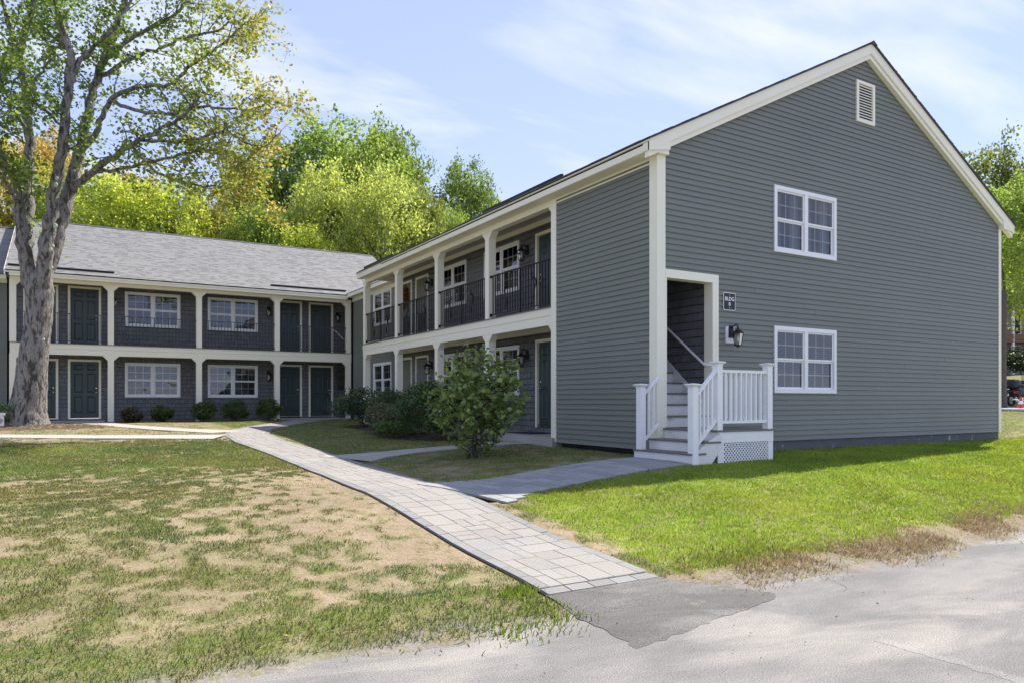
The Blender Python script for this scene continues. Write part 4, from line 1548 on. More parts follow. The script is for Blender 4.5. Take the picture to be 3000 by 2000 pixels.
# sign
def text_mesh(s, size, name):
    cu = bpy.data.curves.new(name, 'FONT'); cu.body = s; cu.size = size; cu.align_x = 'CENTER'; cu.align_y = 'CENTER'; cu.extrude = .0012; cu.offset = size * .018
    o = bpy.data.objects.new('tmp', cu); COL.objects.link(o)
    bpy.context.view_layer.update()
    me = bpy.data.meshes.new_from_object(o.evaluated_get(bpy.context.evaluated_depsgraph_get()))
    bpy.data.objects.remove(o); bpy.data.curves.remove(cu)
    me.materials.clear(); me.materials.append(MT['white'])
    return me


def rrect(w, h, r, n=6):
    p = []
    for cx_, cz_, a0 in ((w - r, h - r, 0), (-w + r, h - r, 90), (-w + r, -h + r, 180), (w - r, -h + r, 270)):
        for k in range(n + 1):
            a = rad(a0 + 90 * k / n); p.append((cx_ + r * math.cos(a), cz_ + r * math.sin(a)))
    return p


sg = thing('building_sign', (1.75, -.03, 3.405), 'black building number sign with white border and white lettering', 'sign')
m = MB(); m.prism([(1.75 + x, 3.405 + z) for x, z in rrect(.160, .165, .03)], 1, -.036, -.030); obj('sign_border', m, 'white', sg)
m = MB(); m.prism([(1.75 + x, 3.405 + z) for x, z in rrect(.147, .152, .024)], 1, -.0385, -.036); obj('sign_plate', m, 'black', sg)
for s_, dz, sz in (('BLDG', .045, .098), ('8', -.052, .098)):
    mk('lettering', text_mesh(s_, sz, 'lettering'), sg, (1.75, -.0398, 3.405 + dz), (math.pi / 2, 0, 0))
for dz in (.115, -.118):
    m = MB(); m.lathe([(.009, 0), (.009, .004), (.004, .006)], n=8); m.v = [(1.75 + x, -.0385 - z, 3.405 + dz + y) for x, y, z in m.v]; obj('bolt', m, 'chrome', sg)

# ---- white stoop: two steps up to a landing, rails and lattice
st = thing('entry_stoop', (.5, -.7, .55), 'white wooden stoop with two steps, newel posts, balusters and lattice skirt', 'stoop')
TX = [-.50, -.20, .12]
TZ = [.735, .912, 1.085]
Y0, Y1 = -1.27, -.045
for k in range(3):
    x0 = TX[k]; x1 = TX[k + 1] if k < 2 else 1.47
    ya = Y1 if k else .03
    zb = (.50, TZ[0], TZ[1])[k]
    m = MB(); m.box(x0, x0 + .02, (-1.33, -1.33, Y0)[k], ya, zb, TZ[k] - .03); obj('riser', m, 'riser', st)
    m = MB(); m.box(x0 - .025, x1 + (.02 if k < 2 else 0.0), (-1.34, -1.34, Y0 - .02)[k], ya, TZ[k] - .03, TZ[k]); obj('tread', m, 'tread', st)
# stringer on the open side
m = MB()
m.add([(-.46, -1.325, .50), (-.10, -1.325, .50), (.18, -1.325, .80), (.18, -1.325, 1.05), (-.17, -1.325, 1.0 - .12), (-.17, -1.325, .88), (-.46, -1.325, .70)] +
      [(-.46, -1.29, .50), (-.10, -1.29, .50), (.18, -1.29, .80), (.18, -1.29, 1.05), (-.17, -1.29, 1.0 - .12), (-.17, -1.29, .88), (-.46, -1.29, .70)],
      [(0, 1, 2, 3, 4, 5, 6), (13, 12, 11, 10, 9, 8, 7)] + [(i, (i + 1) % 7, 7 + (i + 1) % 7, 7 + i) for i in range(7)])
obj('stringer', m, 'riser', st)
# landing skirt
m = MB(); m.box(.15, 1.465, Y0, Y0 + .03, .88, 1.055); m.box(1.435, 1.465, Y0 + .03, -.05, .88, 1.055); m.box(.15, .18, Y0 + .03, -.05, .50, 1.055)
obj('skirt_board', m, 'white', st)
for xa_, xb_ in ((.15, .29), (1.345, 1.465)):
    m = MB(); m.box(xa_, xb_, Y0 + .006, Y0 + .05, .44, .88); obj('corner_post', m, 'white', st)
m = MB(); m.box(.20, 1.43, Y0 + .06, Y0 + .07, .40, .88); obj('shade_backing', m, 'sheath', st)  # dark sheet added behind the lattice; its colour imitates the shade underneath
lt = MB(); lt.box(.285, 1.35, Y0 + .008, Y0 + .02, .455, .475); lt = obj('lattice', lt, 'white', st)
la0, la1, lz0, lz1 = .29, 1.345, .47, .88
sp = .068
for dr in (1, -1):
    c = -2.0
    while c < 3.0:
        # line x = c + dr*(z - lz0); clip to the rectangle
        zA, zB = lz0, lz1
        xA, xB = c + dr * 0, c + dr * (lz1 - lz0)
        pts = []
        t0, t1 = 0.0, 1.0
        dx_ = xB - xA
        for lim, s_ in ((la0, 1), (la1, -1)):
            # s*(xA+t*dx - lim) >= 0
            a = s_ * (xA - lim); b = s_ * dx_
            if abs(b) < 1e-9:
                if a < 0: t1 = -1
            else:
                t = -a / b
                if b > 0: t0 = max(t0, t)
                else: t1 = min(t1, t)
        if t1 - t0 > .06:
            p0 = (xA + dx_ * t0, lz0 + (lz1 - lz0) * t0); p1 = (xA + dx_ * t1, lz0 + (lz1 - lz0) * t1)
            w = .0092
            q = w / math.sqrt(2)
            yo = Y0 + (.010 if dr > 0 else .016)
            m = MB()
            ox, oz = (-q, q) if dr > 0 else (q, q)
            m.hexa([(p0[0] + ox, yo, p0[1] + oz), (p1[0] + ox, yo, p1[1] + oz), (p1[0] + ox, yo + .005, p1[1] + oz), (p0[0] + ox, yo + .005, p0[1] + oz),
                    (p0[0] - ox, yo, p0[1] - oz), (p1[0] - ox, yo, p1[1] - oz), (p1[0] - ox, yo + .005, p1[1] - oz), (p0[0] - ox, yo + .005, p0[1] - oz)])
            obj('slat', m, 'white', lt)
        c += sp


def newel(x, y, z0, z1, w=.058):
    m = MB(); m.box(x - w, x + w, y - w, y + w, z0, z1)
    o = obj('newel_post', m, 'white', st)
    m = MB()
    for (ra, za, rb, zb) in ((w + .006, z1, w + .01, z1 + .012), (w + .012, z1 + .012, w + .040, z1 + .040), (w + .040, z1 + .040, w + .036, z1 + .052), (w + .036, z1 + .052, .01, z1 + .066)):
        m.hexa([(x - ra, y - ra, za), (x + ra, y - ra, za), (x + ra, y + ra, za), (x - ra, y + ra, za), (x - rb, y - rb, zb), (x + rb, y - rb, zb), (x + rb, y + rb, zb), (x - rb, y + rb, zb)])
    obj('post_cap', m, 'white', o)
    return o


newel(-.43, -.07, TZ[0], 1.79)                     # by the corner
newel(-.43, -1.30, .50, 1.77)                      # lower, open side
newel(.21, -1.20, TZ[2], 2.14)                     # head of the steps
newel(1.405, -1.20, TZ[2], 2.14)                   # end of the landing


def rail(p0, p1, w=.028, h=.045):
    p0, p1 = Vector(p0), Vector(p1)
    d = (p1 - p0); fl = Vector((d.x, d.y, 0)).normalized(); s = Vector((-fl.y, fl.x, 0)) * w
    up = Vector((0, 0, h))
    m = MB(); m.hexa([p0 - s, p1 - s, p1 + s, p0 + s, p0 - s + up, p1 - s + up, p1 + s + up, p0 + s + up]); return m


def balusters(p0, p1, lo, hi, n, par):
    """n square balusters between a bottom and a top rail that run p0 -> p1"""
    for k in range(n):
        t = (k + 1) / (n + 1)
        x, y = p0[0] + (p1[0] - p0[0]) * t, p0[1] + (p1[1] - p0[1]) * t
        zl = lo[0] + (lo[1] - lo[0]) * t; zh = hi[0] + (hi[1] - hi[0]) * t
        m = MB(); m.box(x - .017, x + .017, y - .017, y + .017, zl, zh); obj('baluster', m, 'white', par)


# short rail from the left newel to the corner
o = obj('top_rail', rail((-.37, -.07, 1.65), (-.045, -.07, 1.93)), 'white', st)
obj('bottom_rail', rail((-.37, -.07, .85), (-.045, -.07, 1.13)), 'white', o)
balusters((-.37, -.07), (-.045, -.07), (.89, 1.16), (1.66, 1.94), 2, o)
o = obj('top_rail', rail((-.37, -1.30, 1.62), (.155, -1.21, 2.03)), 'white', st)
obj('bottom_rail', rail((-.37, -1.30, .83), (.155, -1.21, 1.22)), 'white', o)
balusters((-.37, -1.30), (.155, -1.21), (.86, 1.25), (1.63, 2.04), 4, o)
o = obj('top_rail', rail((.268, -1.20, 2.02), (1.347, -1.20, 2.02)), 'white', st)
obj('bottom_rail', rail((.268, -1.20, 1.19), (1.347, -1.20, 1.19)), 'white', o)
balusters((.268, -1.20), (1.347, -1.20), (1.22, 1.22), (2.03, 2.03), 8, o)
o = obj('top_rail', rail((1.405, -1.142, 2.02), (1.405, -.05, 2.02)), 'white', st)
obj('bottom_rail', rail((1.405, -1.142, 1.19), (1.405, -.05, 1.19)), 'white', o)
balusters((1.405, -1.142), (1.405, -.05), (1.22, 1.22), (2.03, 2.03), 8, o)

# =========================================================== rear building across the court
TB = 20.26
rear = thing('apartment_building', (-4, 26, .8), 'low dark shingled apartment block across the court with pale posts and long grey roof', 'building')
tfB = lambda a, d, z: (a, TB + d, z)
tfBR = lambda a, d, z: (a, TB + 1.22 + d, z)
XL, XR = -10.76, 1.16
WB = [(-7.25, -5.33), (-4.33, -2.41)]
wb_open, wb_spec = [], []
for i, (xa, xb) in enumerate(WB):
    xc = (xa + xb) / 2
    for k, zb in enumerate((1.705, 4.38)):
        wb_open.append((xc - .96, xc + .96, zb, zb + WIN_H)); wb_spec.append((xc, zb, i, k))
DB = [(-9.915, 1), (-8.56, 1), (-1.13, 1), (.215, 1)]
db_open = [(x - .53, x + .53, z, z + 2.19) for x, _ in DB for z in (F1, F2)]
m = MB(tfBR)
grid_wall(m, XL, 4.0, .60, 6.4, .001, .14, [ins(o, .07) for o in wb_open + db_open])
obj('porch_wall', m, 'sheath', rear)
shingles(rear, tfBR, XL, 1.3, .72, 3.30, [ins(o, .04) for o in wb_open + db_open], 150, -4.5, 71)
shingles(rear, tfBR, XL, 1.3, F2 + .02, 5.95, [ins(o, .04) for o in wb_open + db_open], 150, -4.5, 72)
m = MB(); m.box(XL, 6, 33.2, 33.3, .6, 6); m.box(XL, XL + .1, TB + 1.22, 33.2, .6, 6.0); m.box(XL, 6, 24.5, 24.6, .6, 6.0); m.box(XL, 6, TB + 1.4, 24.5, 3.35, 3.5); m.box(XL, 6, TB + 1.4, 33, 6.0, 6.05); m.box(XL, 6, TB + 1.4, 33, .6, .7)
obj('room_shell', m, 'room', rear)
for (xc, zb, i, k) in wb_spec:
    window(rear, (xc, TB + 1.22, zb), 0, ('half', 'blind')[i] if not k else ('raised', 'blind')[i])
for x, hg in DB:
    for z in (F1, F2):
        door(rear, (x, TB + 1.22, z), 0, hg)
PX = [-10.675, -7.75, -4.80, -1.89, 1.05]
beam(rear, tfB, XL, XR)
for i, x in enumerate(PX):
    sd_ = (0, 1) if i == 0 else ((1, 0) if i == len(PX) - 1 else (1, 1))
    post(rear, tfB, x, .70, Z_BEAM[0], sd_); post(rear, tfB, x, F2, 5.68, sd_)
for a, b in zip(PX, PX[1:]):
    railing(rear, tfB, a + .1, b - .1, F2, .055, 'iron_grey', scroll=False)
m = MB(tfB); m.box(XL, XR, -.012, .17, 5.68, 5.81); obj('frieze', m, 'trim', rear)
m = MB(tfB); m.box(XL, .90, -.32, -.30, 5.78, 5.87); obj('fascia', m, 'trim', rear)
m = MB(tfB); m.box(XL - .1, .90, -.345, -.30, 5.872, 5.925); obj('fascia_crown', m, 'trim', rear)
m = MB(tfB); m.box(XL, .90, -.30, -.01, 5.795, 5.81); obj('soffit', m, 'trim', rear)
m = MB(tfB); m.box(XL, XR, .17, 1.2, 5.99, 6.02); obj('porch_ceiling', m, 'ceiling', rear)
m = MB(tfBR); m.box(XL, 1.2, -.03, 0, 3.24, 3.36); obj('wall_frieze', m, 'trim', rear)
m = MB(); m.box(-9.95, -7.95, 19.75, 21.48, .5, .86); obj('door_slab', m, 'concrete', rear)
m = MB(); m.box(-1.9, .95, 19.75, 21.48, .5, .86); obj('door_slab', m, 'concrete', rear)
m = MB(); m.box(-7.95, -1.9, 20.3, 21.48, .5, .72); obj('porch_slab', m, 'concrete', rear)
EY, EZ, RY, RZ = 19.93, 5.93, 25.95, 8.93
m = MB()
m.hexa([(-10.86, EY, EZ), (4.1, EY, EZ), (4.1, RY, RZ), (-10.86, RY, RZ), (-10.86, EY, EZ + .03), (4.1, EY, EZ + .03), (4.1, RY, RZ + .03), (-10.86, RY, RZ + .03)])
m.hexa([(-10.86, 32, 5.9), (4.1, 32, 5.9), (4.1, RY, RZ), (-10.86, RY, RZ), (-10.86, 32, 5.93), (4.1, 32, 5.93), (4.1, RY, RZ + .03), (-10.86, RY, RZ + .03)])
rr_ = obj('roof', m, 'roof_edge', rear)
roof_courses(rr_, (-10.88, EY - .02, EZ + .032), (4.12, EY - .02, EZ + .032), (-10.88, RY, RZ + .036), (4.12, RY, RZ + .036), 'roof_shingles', 9, .14, .22)
m = MB(); m.prism([(RY - .13, RZ - .0), (RY, RZ + .065), (RY + .13, RZ - .0)], 0, -10.88, 4.12); obj('ridge_cap', m, 'roof_edge', rr_)
for xa, xb in ((-10.82, -7.64), (-2.14, .93)):
    y = 20.24; z = EZ + (y - EY) * .498 + .07
    m = MB(); m.hexa([(xa, y, z), (xb, y, z), (xb, y + .08, z + .04), (xa, y + .08, z + .04), (xa, y, z + .055), (xb, y, z + .055), (xb, y + .08, z + .075), (xa, y + .08, z + .075)])
    obj('snow_rail', m, 'iron', rr_)
# gable end boards on the left
m = MB(); m.hexa([(-10.90, EY - .02, EZ - .16), (-10.86, EY - .02, EZ - .16), (-10.86, RY, RZ - .16), (-10.90, RY, RZ - .16), (-10.90, EY - .02, EZ + .03), (-10.86, EY - .02, EZ + .03), (-10.86, RY, RZ + .03), (-10.90, RY, RZ + .03)])
obj('rake_board', m, 'trim', rear)
m = MB(); m.prism([(TB + .0, 5.8), (RY, RZ - .1), (31.5, 5.8), (31.5, .7), (TB + 1.22, .7), (TB + 1.22, 5.8)], 0, -10.85, -10.78); obj('end_wall', m, 'siding', rear)
# stair handrail end seen at the right bay
m = MB(); m.tube([(.72, TB + 1.12, 4.62), (.80, TB + 1.1, 4.60), (1.2, TB + 1.1, 4.22)], .024, 8); obj('handrail', m, 'white', rear)
lantern((-1.98, TB + 1.20, 5.22), 0, 'black wall lantern beside the upper right window of the rear building', sc_=1.15)
lantern((-1.98, TB + 1.20, 2.58), 0, 'black wall lantern beside the lower right window of the rear building', sc_=1.15)
lantern((.92, TB + 1.20, 5.15), 0, 'black wall lantern in the upper right corner of the rear porch', sc_=1.15)
lantern((-7.62, TB + 1.20, 5.22), 0, 'black wall lantern half hidden by the upper post near the maple', sc_=1.15)

# =========================================================== lower block at the far left edge
lft = thing('apartment_building', (-15, 26, .8), 'grey sided apartment block at the left edge set back behind the maple', 'building')
tfL = lambda a, d, z: (a, 21.48 + d, z)
m = MB(); m.box(-24, -10.92, 21.482, 21.6, .6, 5.9); m.box(-24, -10.92, 30.5, 30.6, .6, 5.9); m.box(-24, -23.9, 21.6, 30.5, .6, 5.9); obj('wall', m, 'sheath', lft)
clapboards(lft, tfL, .78, 5.82, lambda z: (-13.5, -10.92), [], 'siding')
m = MB(); m.box(-24, -13.5, 21.46, 21.482, .78, 5.82); obj('side_wall', m, 'siding', lft)
m = MB(); m.box(-24, -10.92, 21.44, 21.475, 5.70, 5.84); obj('frieze', m, 'trim', lft)
m = MB(); m.box(-24, -10.92, 21.14, 21.16, 5.80, 5.97); obj('fascia', m, 'trim', lft)
m = MB(); m.box(-24, -10.92, 21.16, 21.44, 5.84, 5.86); obj('soffit', m, 'trim', lft)
m = MB()
m.hexa([(-24, 21.1, 5.95), (-10.92, 21.1, 5.95), (-10.92, 26, 8.50), (-24, 26, 8.50), (-24, 21.1, 5.98), (-10.92, 21.1, 5.98), (-10.92, 26, 8.53), (-24, 26, 8.53)])
m.hexa([(-24, 31, 5.95), (-10.92, 31, 5.95), (-10.92, 26, 8.50), (-24, 26, 8.50), (-24, 31, 5.98), (-10.92, 31, 5.98), (-10.92, 26, 8.53), (-24, 26, 8.53)])
lr = obj('roof', m, 'roof_edge', lft)
roof_courses(lr, (-14, 21.08, 5.985), (-10.93, 21.08, 5.985), (-14, 26, 8.535), (-10.93, 26, 8.535), 'roof_shingles', 13)
m = MB(); m.prism([(25.87, 8.50), (26, 8.575), (26.13, 8.50)], 0, -24, -10.92); obj('ridge_cap', m, 'roof_edge', lr)

# ================================================================ vegetation
def dpt(x, y, dep):
    """point seen at photo position (x, y) of a 2352 px wide view, dep metres ahead of the viewpoint"""
    l = (x - 1176) / 1666.2 * dep; h = (920.9 - y) / 1666.2 * dep
    return Vector((CAM[0] + l * math.cos(TH) + dep * math.sin(TH), CAM[1] - l * math.sin(TH) + dep * math.cos(TH), CAM[2] + h))


def leaf_quads(pos, size, seed, droop=0.0, fold=.25, aspect=.62):
    """kite-shaped leaves, folded along the midrib; pos (n,3), size (n,)"""
    r = np.random.default_rng(seed)
    n = len(pos)
    d = r.normal(size=(n, 3)); d[:, 2] = d[:, 2] * .55 - droop
    d /= np.linalg.norm(d, axis=1)[:, None]
    nr = r.normal(size=(n, 3)); nr[:, 2] += .9
    s = np.cross(d, nr); s /= np.linalg.norm(s, axis=1)[:, None] + 1e-9
    u = np.cross(s, d)
    L = size[:, None]
    v = np.empty((n, 4, 3), np.float32)
    v[:, 0] = pos - d * L * .5
    v[:, 1] = pos + s * L * aspect * .5 + u * L * fold * .3
    v[:, 2] = pos + d * L * .5
    v[:, 3] = pos - s * L * aspect * .5 + u * L * fold * .3
    f = (np.arange(n)[:, None] * 4 + np.array([[0, 1, 2, 3]]))
    return v.reshape(-1, 3), f


def curve_pts(pts, n=6):
    """Catmull-Rom through points"""
    P = [Vector(p) for p in pts]
    if len(P) < 3:
        return P
    out = []
    for i in range(len(P) - 1):
        p0, p1, p2, p3 = P[max(i - 1, 0)], P[i], P[i + 1], P[min(i + 2, len(P) - 1)]
        for k in range(n):
            t = k / n
            out.append(.5 * ((2 * p1) + (p2 - p0) * t + (2 * p0 - 5 * p1 + 4 * p2 - p3) * t * t + (3 * p1 - p0 - 3 * p2 + p3) * t ** 3))
    out.append(P[-1])
    return out


# ---------------------------------------------------------------- the large maple at the left
R = random.Random(44)
maple = thing('maple_tree', (-10.03, 15.3, .85), 'large multi-stemmed maple with grey bark at the left, leaves turning yellow', 'tree')
D0 = 20.7
trunk_ctr = [(56, 985, D0), (60, 960, D0), (66, 915, D0), (74, 850, D0), (84, 770, D0), (90, 715, D0), (91, 668, D0), (92, 630, D0)]
tr_r = [.74, .54, .435, .385, .345, .335, .35, .27]
tp = curve_pts([dpt(*p) for p in trunk_ctr], 6)
rr = np.interp(np.linspace(0, 1, len(tp)), np.linspace(0, 1, len(tr_r)), tr_r)


def bark_tube(pts, radii, n, seed, rough=.10, buttress=0.0):
    mbk = MB(); mbk.tube(pts, list(radii), n)
    # ridged bark: push ring vertices in and out in long vertical furrows
    out = []
    for i, v in enumerate(mbk.v):
        ring = i // n; k = i % n
        if ring >= len(pts): out.append(v); continue
        c = Vector(pts[ring]); q = Vector(v) - c
        f = mnoise.noise(Vector((k * 1.7 + seed, ring * .35, seed * .3))) * rough + mnoise.noise(Vector((k * 3.1, ring * .9, seed))) * rough * .5
        if buttress and ring < 9:
            f += buttress * (1 - ring / 9) * math.sin(k / n * 2 * math.pi * 5 + seed)
        out.append(tuple(c + q * (1 + f)))
    mbk.v = out
    return mbk


obj('trunk', bark_tube(tp, rr, 28, 3, .09, .10), 'bark', maple, True)
LIMBS = [
    # (points d-pixels + depth, r0, r1, leafy from fraction)
    ([(84, 690, 20.7), (66, 620, 20.6), (52, 545, 20.5), (44, 470, 20.4), (28, 400, 20.2), (4, 372, 19.8), (-60, 300, 19.3)], .24, .05, .45),
    ([(74, 660, 20.7), (60, 560, 20.9), (66, 450, 21.2), (64, 330, 21.4), (64, 215, 21.6), (45, 130, 21.6), (62, 55, 21.7), (86, -20, 21.8), (110, -120, 22)], .20, .06, .40),
    ([(52, 120, 21.6), (28, 80, 21.2), (8, 22, 20.8), (-12, -50, 20.3)], .09, .04, .2),
    ([(96, 660, 20.6), (108, 560, 20.4), (112, 505, 20.3), (128, 425, 20.2), (142, 350, 20.1), (154, 245, 20.0), (158, 118, 20.0), (138, 50, 19.9), (128, -20, 19.8), (120, -140, 19.6)], .21, .06, .42),
    ([(156, 205, 20), (185, 140, 20.2), (230, 96, 20.5), (288, 22, 20.8), (330, -60, 21)], .085, .03, .25),
    ([(98, 640, 20.7), (128, 560, 20.9), (152, 470, 21.1), (168, 400, 21.3), (190, 315, 21.5), (210, 220, 21.7), (238, 140, 21.9), (262, 70, 22.1), (290, -10, 22.3), (320, -130, 22.6)], .23, .06, .38),
    ([(162, 440, 21.2), (205, 398, 20.6), (262, 360, 20.0), (315, 326, 19.5), (372, 296, 19.1), (438, 256, 18.8), (468, 225, 18.6)], .115, .025, .25),
    ([(215, 395, 20.5), (285, 388, 20.0), (350, 372, 19.7), (425, 352, 19.3), (500, 345, 19.0), (560, 352, 18.8), (610, 380, 18.6)], .06, .015, .2),
    ([(185, 350, 21.4), (224, 296, 21.0), (256, 230, 20.7), (318, 198, 20.4), (385, 195, 20.2), (450, 150, 19.9), (508, 118, 19.7), (565, 80, 19.5), (600, 50, 19.4)], .095, .02, .25),
    ([(256, 232, 20.7), (320, 255, 20.2), (400, 262, 19.7), (470, 246, 19.3), (540, 250, 19.0), (600, 255, 18.8), (655, 262, 18.6), (690, 232, 18.5)], .06, .012, .25),
    ([(222, 182, 21.8), (290, 140, 21.9), (352, 116, 22.0), (425, 88, 22.1), (520, 70, 22.2), (600, 42, 22.3), (620, 70, 22.3)], .08, .015, .25),
    ([(240, 135, 21.9), (310, 82, 22.2), (390, 40, 22.5), (455, -10, 22.8), (520, -60, 23)], .08, .02, .25),
    ([(320, 322, 19.5), (400, 325, 19.2), (470, 318, 18.9), (540, 300, 18.6), (600, 330, 18.4), (660, 335, 18.2), (700, 300, 18.1)], .05, .012, .2),
    ([(300, 335, 19.6), (360, 395, 19.4), (430, 420, 19.2), (500, 430, 19.1), (570, 420, 19.0), (640, 430, 18.9)], .045, .012, .2),
    ([(70, 215, 21.6), (96, 165, 21.3), (132, 118, 21.1), (145, 90, 21)], .05, .015, .2),
    ([(60, 420, 21.2), (92, 430, 22.2), (130, 440, 23.2), (190, 430, 24)], .06, .02, .3),
    ([(46, 470, 20.4), (20, 430, 19.6), (0, 330, 19.0), (-20, 250, 18.6), (10, 160, 18.4)], .07, .02, .3),
    ([(64, 300, 21.4), (30, 250, 20.6), (5, 190, 20), (-15, 120, 19.6)], .06, .02, .25),
    ([(150, 300, 20), (100, 250, 19.2), (60, 230, 18.8), (20, 250, 18.5)], .045, .015, .3),
]
lm, tw = MB(), MB()
leaf_p, leaf_c = [], []


def leaf_col(p, r):
    """green near the stems, yellow to orange on the right-hand outer twigs"""
    l = (p.x - CAM[0]) * math.cos(TH) - (p.y - CAM[1]) * math.sin(TH)
    f = (p.x - CAM[0]) * math.sin(TH) + (p.y - CAM[1]) * math.cos(TH)
    px = 1176 + l / f * 1666
    py = 921 - (p.z - CAM[2]) / f * 1666
    t = min(1, max(0, (px - 240) / 380)) * .8 + .15 * min(1, max(0, (py - 250) / 200)) + r.uniform(-.45, .40)
    g = Vector((0.15, 0.235, 0.050)); yg = Vector((0.33, 0.36, 0.08)); og = Vector((0.48, 0.33, 0.10)); br = Vector((.36, .28, .12))
    c = g.lerp(yg, min(1, max(0, t * 1.35))) if t < .76 else yg.lerp(og if r.random() < .6 else br, min(1, (t - .76) * 2.4))
    return c * r.uniform(.7, 1.35)


def leaf_cluster(p, n, s, r):
    for _ in range(n):
        q = p + Vector((r.gauss(0, s), r.gauss(0, s), r.gauss(-.03, s * .75)))
        leaf_p.append(q); leaf_c.append(leaf_col(q, r))


for li, (pts, r0, r1, leafy) in enumerate(LIMBS):
    pts = [((400 + (p[0] - 400) * .82) if p[0] > 400 else p[0], p[1], p[2]) for p in pts]
    base = curve_pts([dpt(*p) for p in pts], 5)
    # natural kinks
    for i in range(1, len(base) - 1):
        base[i] = base[i] + Vector((R.gauss(0, .03), R.gauss(0, .03), R.gauss(0, .02)))
    n = len(base)
    rad_ = [r0 + (r1 - r0) * (i / (n - 1)) ** .8 for i in range(n)]
    t_ = bark_tube(base, rad_, 12 if r0 > .1 else 7, li + 9, .07 if r0 > .1 else .03)
    lm.add(t_.v, t_.f)
    total = sum((base[i + 1] - base[i]).length for i in range(n - 1))
    nb = int(total * (4.6 if pts[-1][0] < 200 else 3.9) * (1 - leafy)) + 4
    for b in range(nb):
        t = leafy + (1 - leafy) * (b + R.random()) / nb
        i = min(n - 2, int(t * (n - 1)))
        p = base[i].lerp(base[i + 1], t * (n - 1) - i)
        dr = (base[i + 1] - base[i]).normalized()
        side = Vector((R.gauss(0, 1), R.gauss(0, 1), R.gauss(.1, .7))).normalized()
        d = (dr * .75 + side * .8).normalized()
        ln = R.uniform(.55, 1.5) * (1.0 if r0 > .07 else .8)
        tp_, q = [p], p
        for k in range(4):
            d = (d + Vector((R.gauss(0, .18), R.gauss(0, .18), R.gauss(-.07, .15)))).normalized()
            q = q + d * ln / 4
            tp_.append(q)
        tr0 = min(.022, rad_[i] * .5)
        tw.tube(tp_, [tr0, tr0 * .8, tr0 * .6, tr0 * .45, .003], 4, cap=False)
        dens = R.random()
        for k in range(1, 5):
            if R.random() < .86:
                leaf_cluster(tp_[k], R.randint(7, 16) if dens > .25 else R.randint(1, 4), .15, R)
            if R.random() < .75:        # side twig
                d2 = (d + Vector((R.gauss(0, .8), R.gauss(0, .8), R.gauss(-.15, .5)))).normalized()
                e = tp_[k] + d2 * R.uniform(.25, .6)
                tw.tube([tp_[k], tp_[k].lerp(e, .5) + Vector((0, 0, .03)), e], [.006, .005, .002], 3, cap=False)
                leaf_cluster(e, R.randint(3, 9), .13, R)
                leaf_cluster(tp_[k].lerp(e, .55), R.randint(2, 5), .11, R)
obj('limbs', lm, 'bark', maple, True)
obj('twigs', tw, 'bark_dark', maple)
P_ = np.array([tuple(p) for p in leaf_p]); C_ = np.array([tuple(c) for c in leaf_c])
v, f = leaf_quads(P_, np.random.default_rng(4).uniform(.075, .135, len(P_)), 5, .25, .3, .85)
mk('crown', np_mesh('crown', v, f, 'leaf', np.repeat(C_, 4, 0)), maple)
# pale lichen spots and a cut branch scar on the stems
for (x, y, dp, s) in ((121, 566, 20.05, .05), (127, 520, 20.0, .065), (116, 574, 20.1, .05), (128, 425, 19.98, .06), (119, 616, 20.2, .04), (75, 561, 20.25, .05), (130, 410, 19.98, .05), (100, 780, 20.25, .04)):
    c = dpt(x, y, dp)
    mb = MB()
    mb.lathe([(s, -.01), (s * .8, .02), (.01, .03)], (0, 0, 0), 9)
    for i in range(len(mb.v) - 27, len(mb.v)):
        q = mb.v[i]; w = Vector((q[0] * math.cos(TH) - q[2] * math.sin(TH), -q[0] * math.sin(TH) - q[2] * math.cos(TH), q[1] * 1.2)); mb.v[i] = tuple(c + w)
    obj('lichen', mb, 'lichen', maple)

# ---------------------------------------------------------------- woodland trees behind
def crown_mesh(name, seed, n_cl, per, leaf, shape='round'):
    """unit crown (radius about 1, height -1..1) of leaf clumps"""
    r = np.random.default_rng(seed)
    cs = []
    while len(cs) < n_cl:
        p = r.uniform(-1, 1, 3)
        d = np.linalg.norm(p)
        if d > 1 or d < .38: continue
        if shape == 'tall' and abs(p[2]) < .2 and d > .85: continue
        cs.append(p * (1 + .10 * r.normal()))
    cs = np.array(cs)
    rad0 = r.uniform(.06, .20, n_cl) * r.choice([1.0, 1.0, 1.35], n_cl)
    pos, sz = [], []
    for c, q in zip(cs, rad0):
        k = max(12, int(per * (q / .2) ** 1.8))
        off = r.normal(size=(k, 3)) * q * np.array([.62, .62, .42])
        off[:, 2] -= .25 * np.abs(off[:, 0]) + .2 * np.abs(off[:, 1])      # sprays droop at their ends
        pos.append(c + off); sz.append(r.uniform(.6, 1.35, k) * leaf)
    pos = np.concatenate(pos); sz = np.concatenate(sz)
    v, f = leaf_quads(pos, sz, seed + 1, .15, .25, .75)
    return np_mesh(name, v, f, 'leaf_tint'), cs


CROWNS = [crown_mesh('crown', 200, 300, 105, .054), crown_mesh('crown', 210, 260, 110, .055, 'tall'), crown_mesh('crown', 220, 330, 92, .050), crown_mesh('crown', 230, 290, 105, .054)]


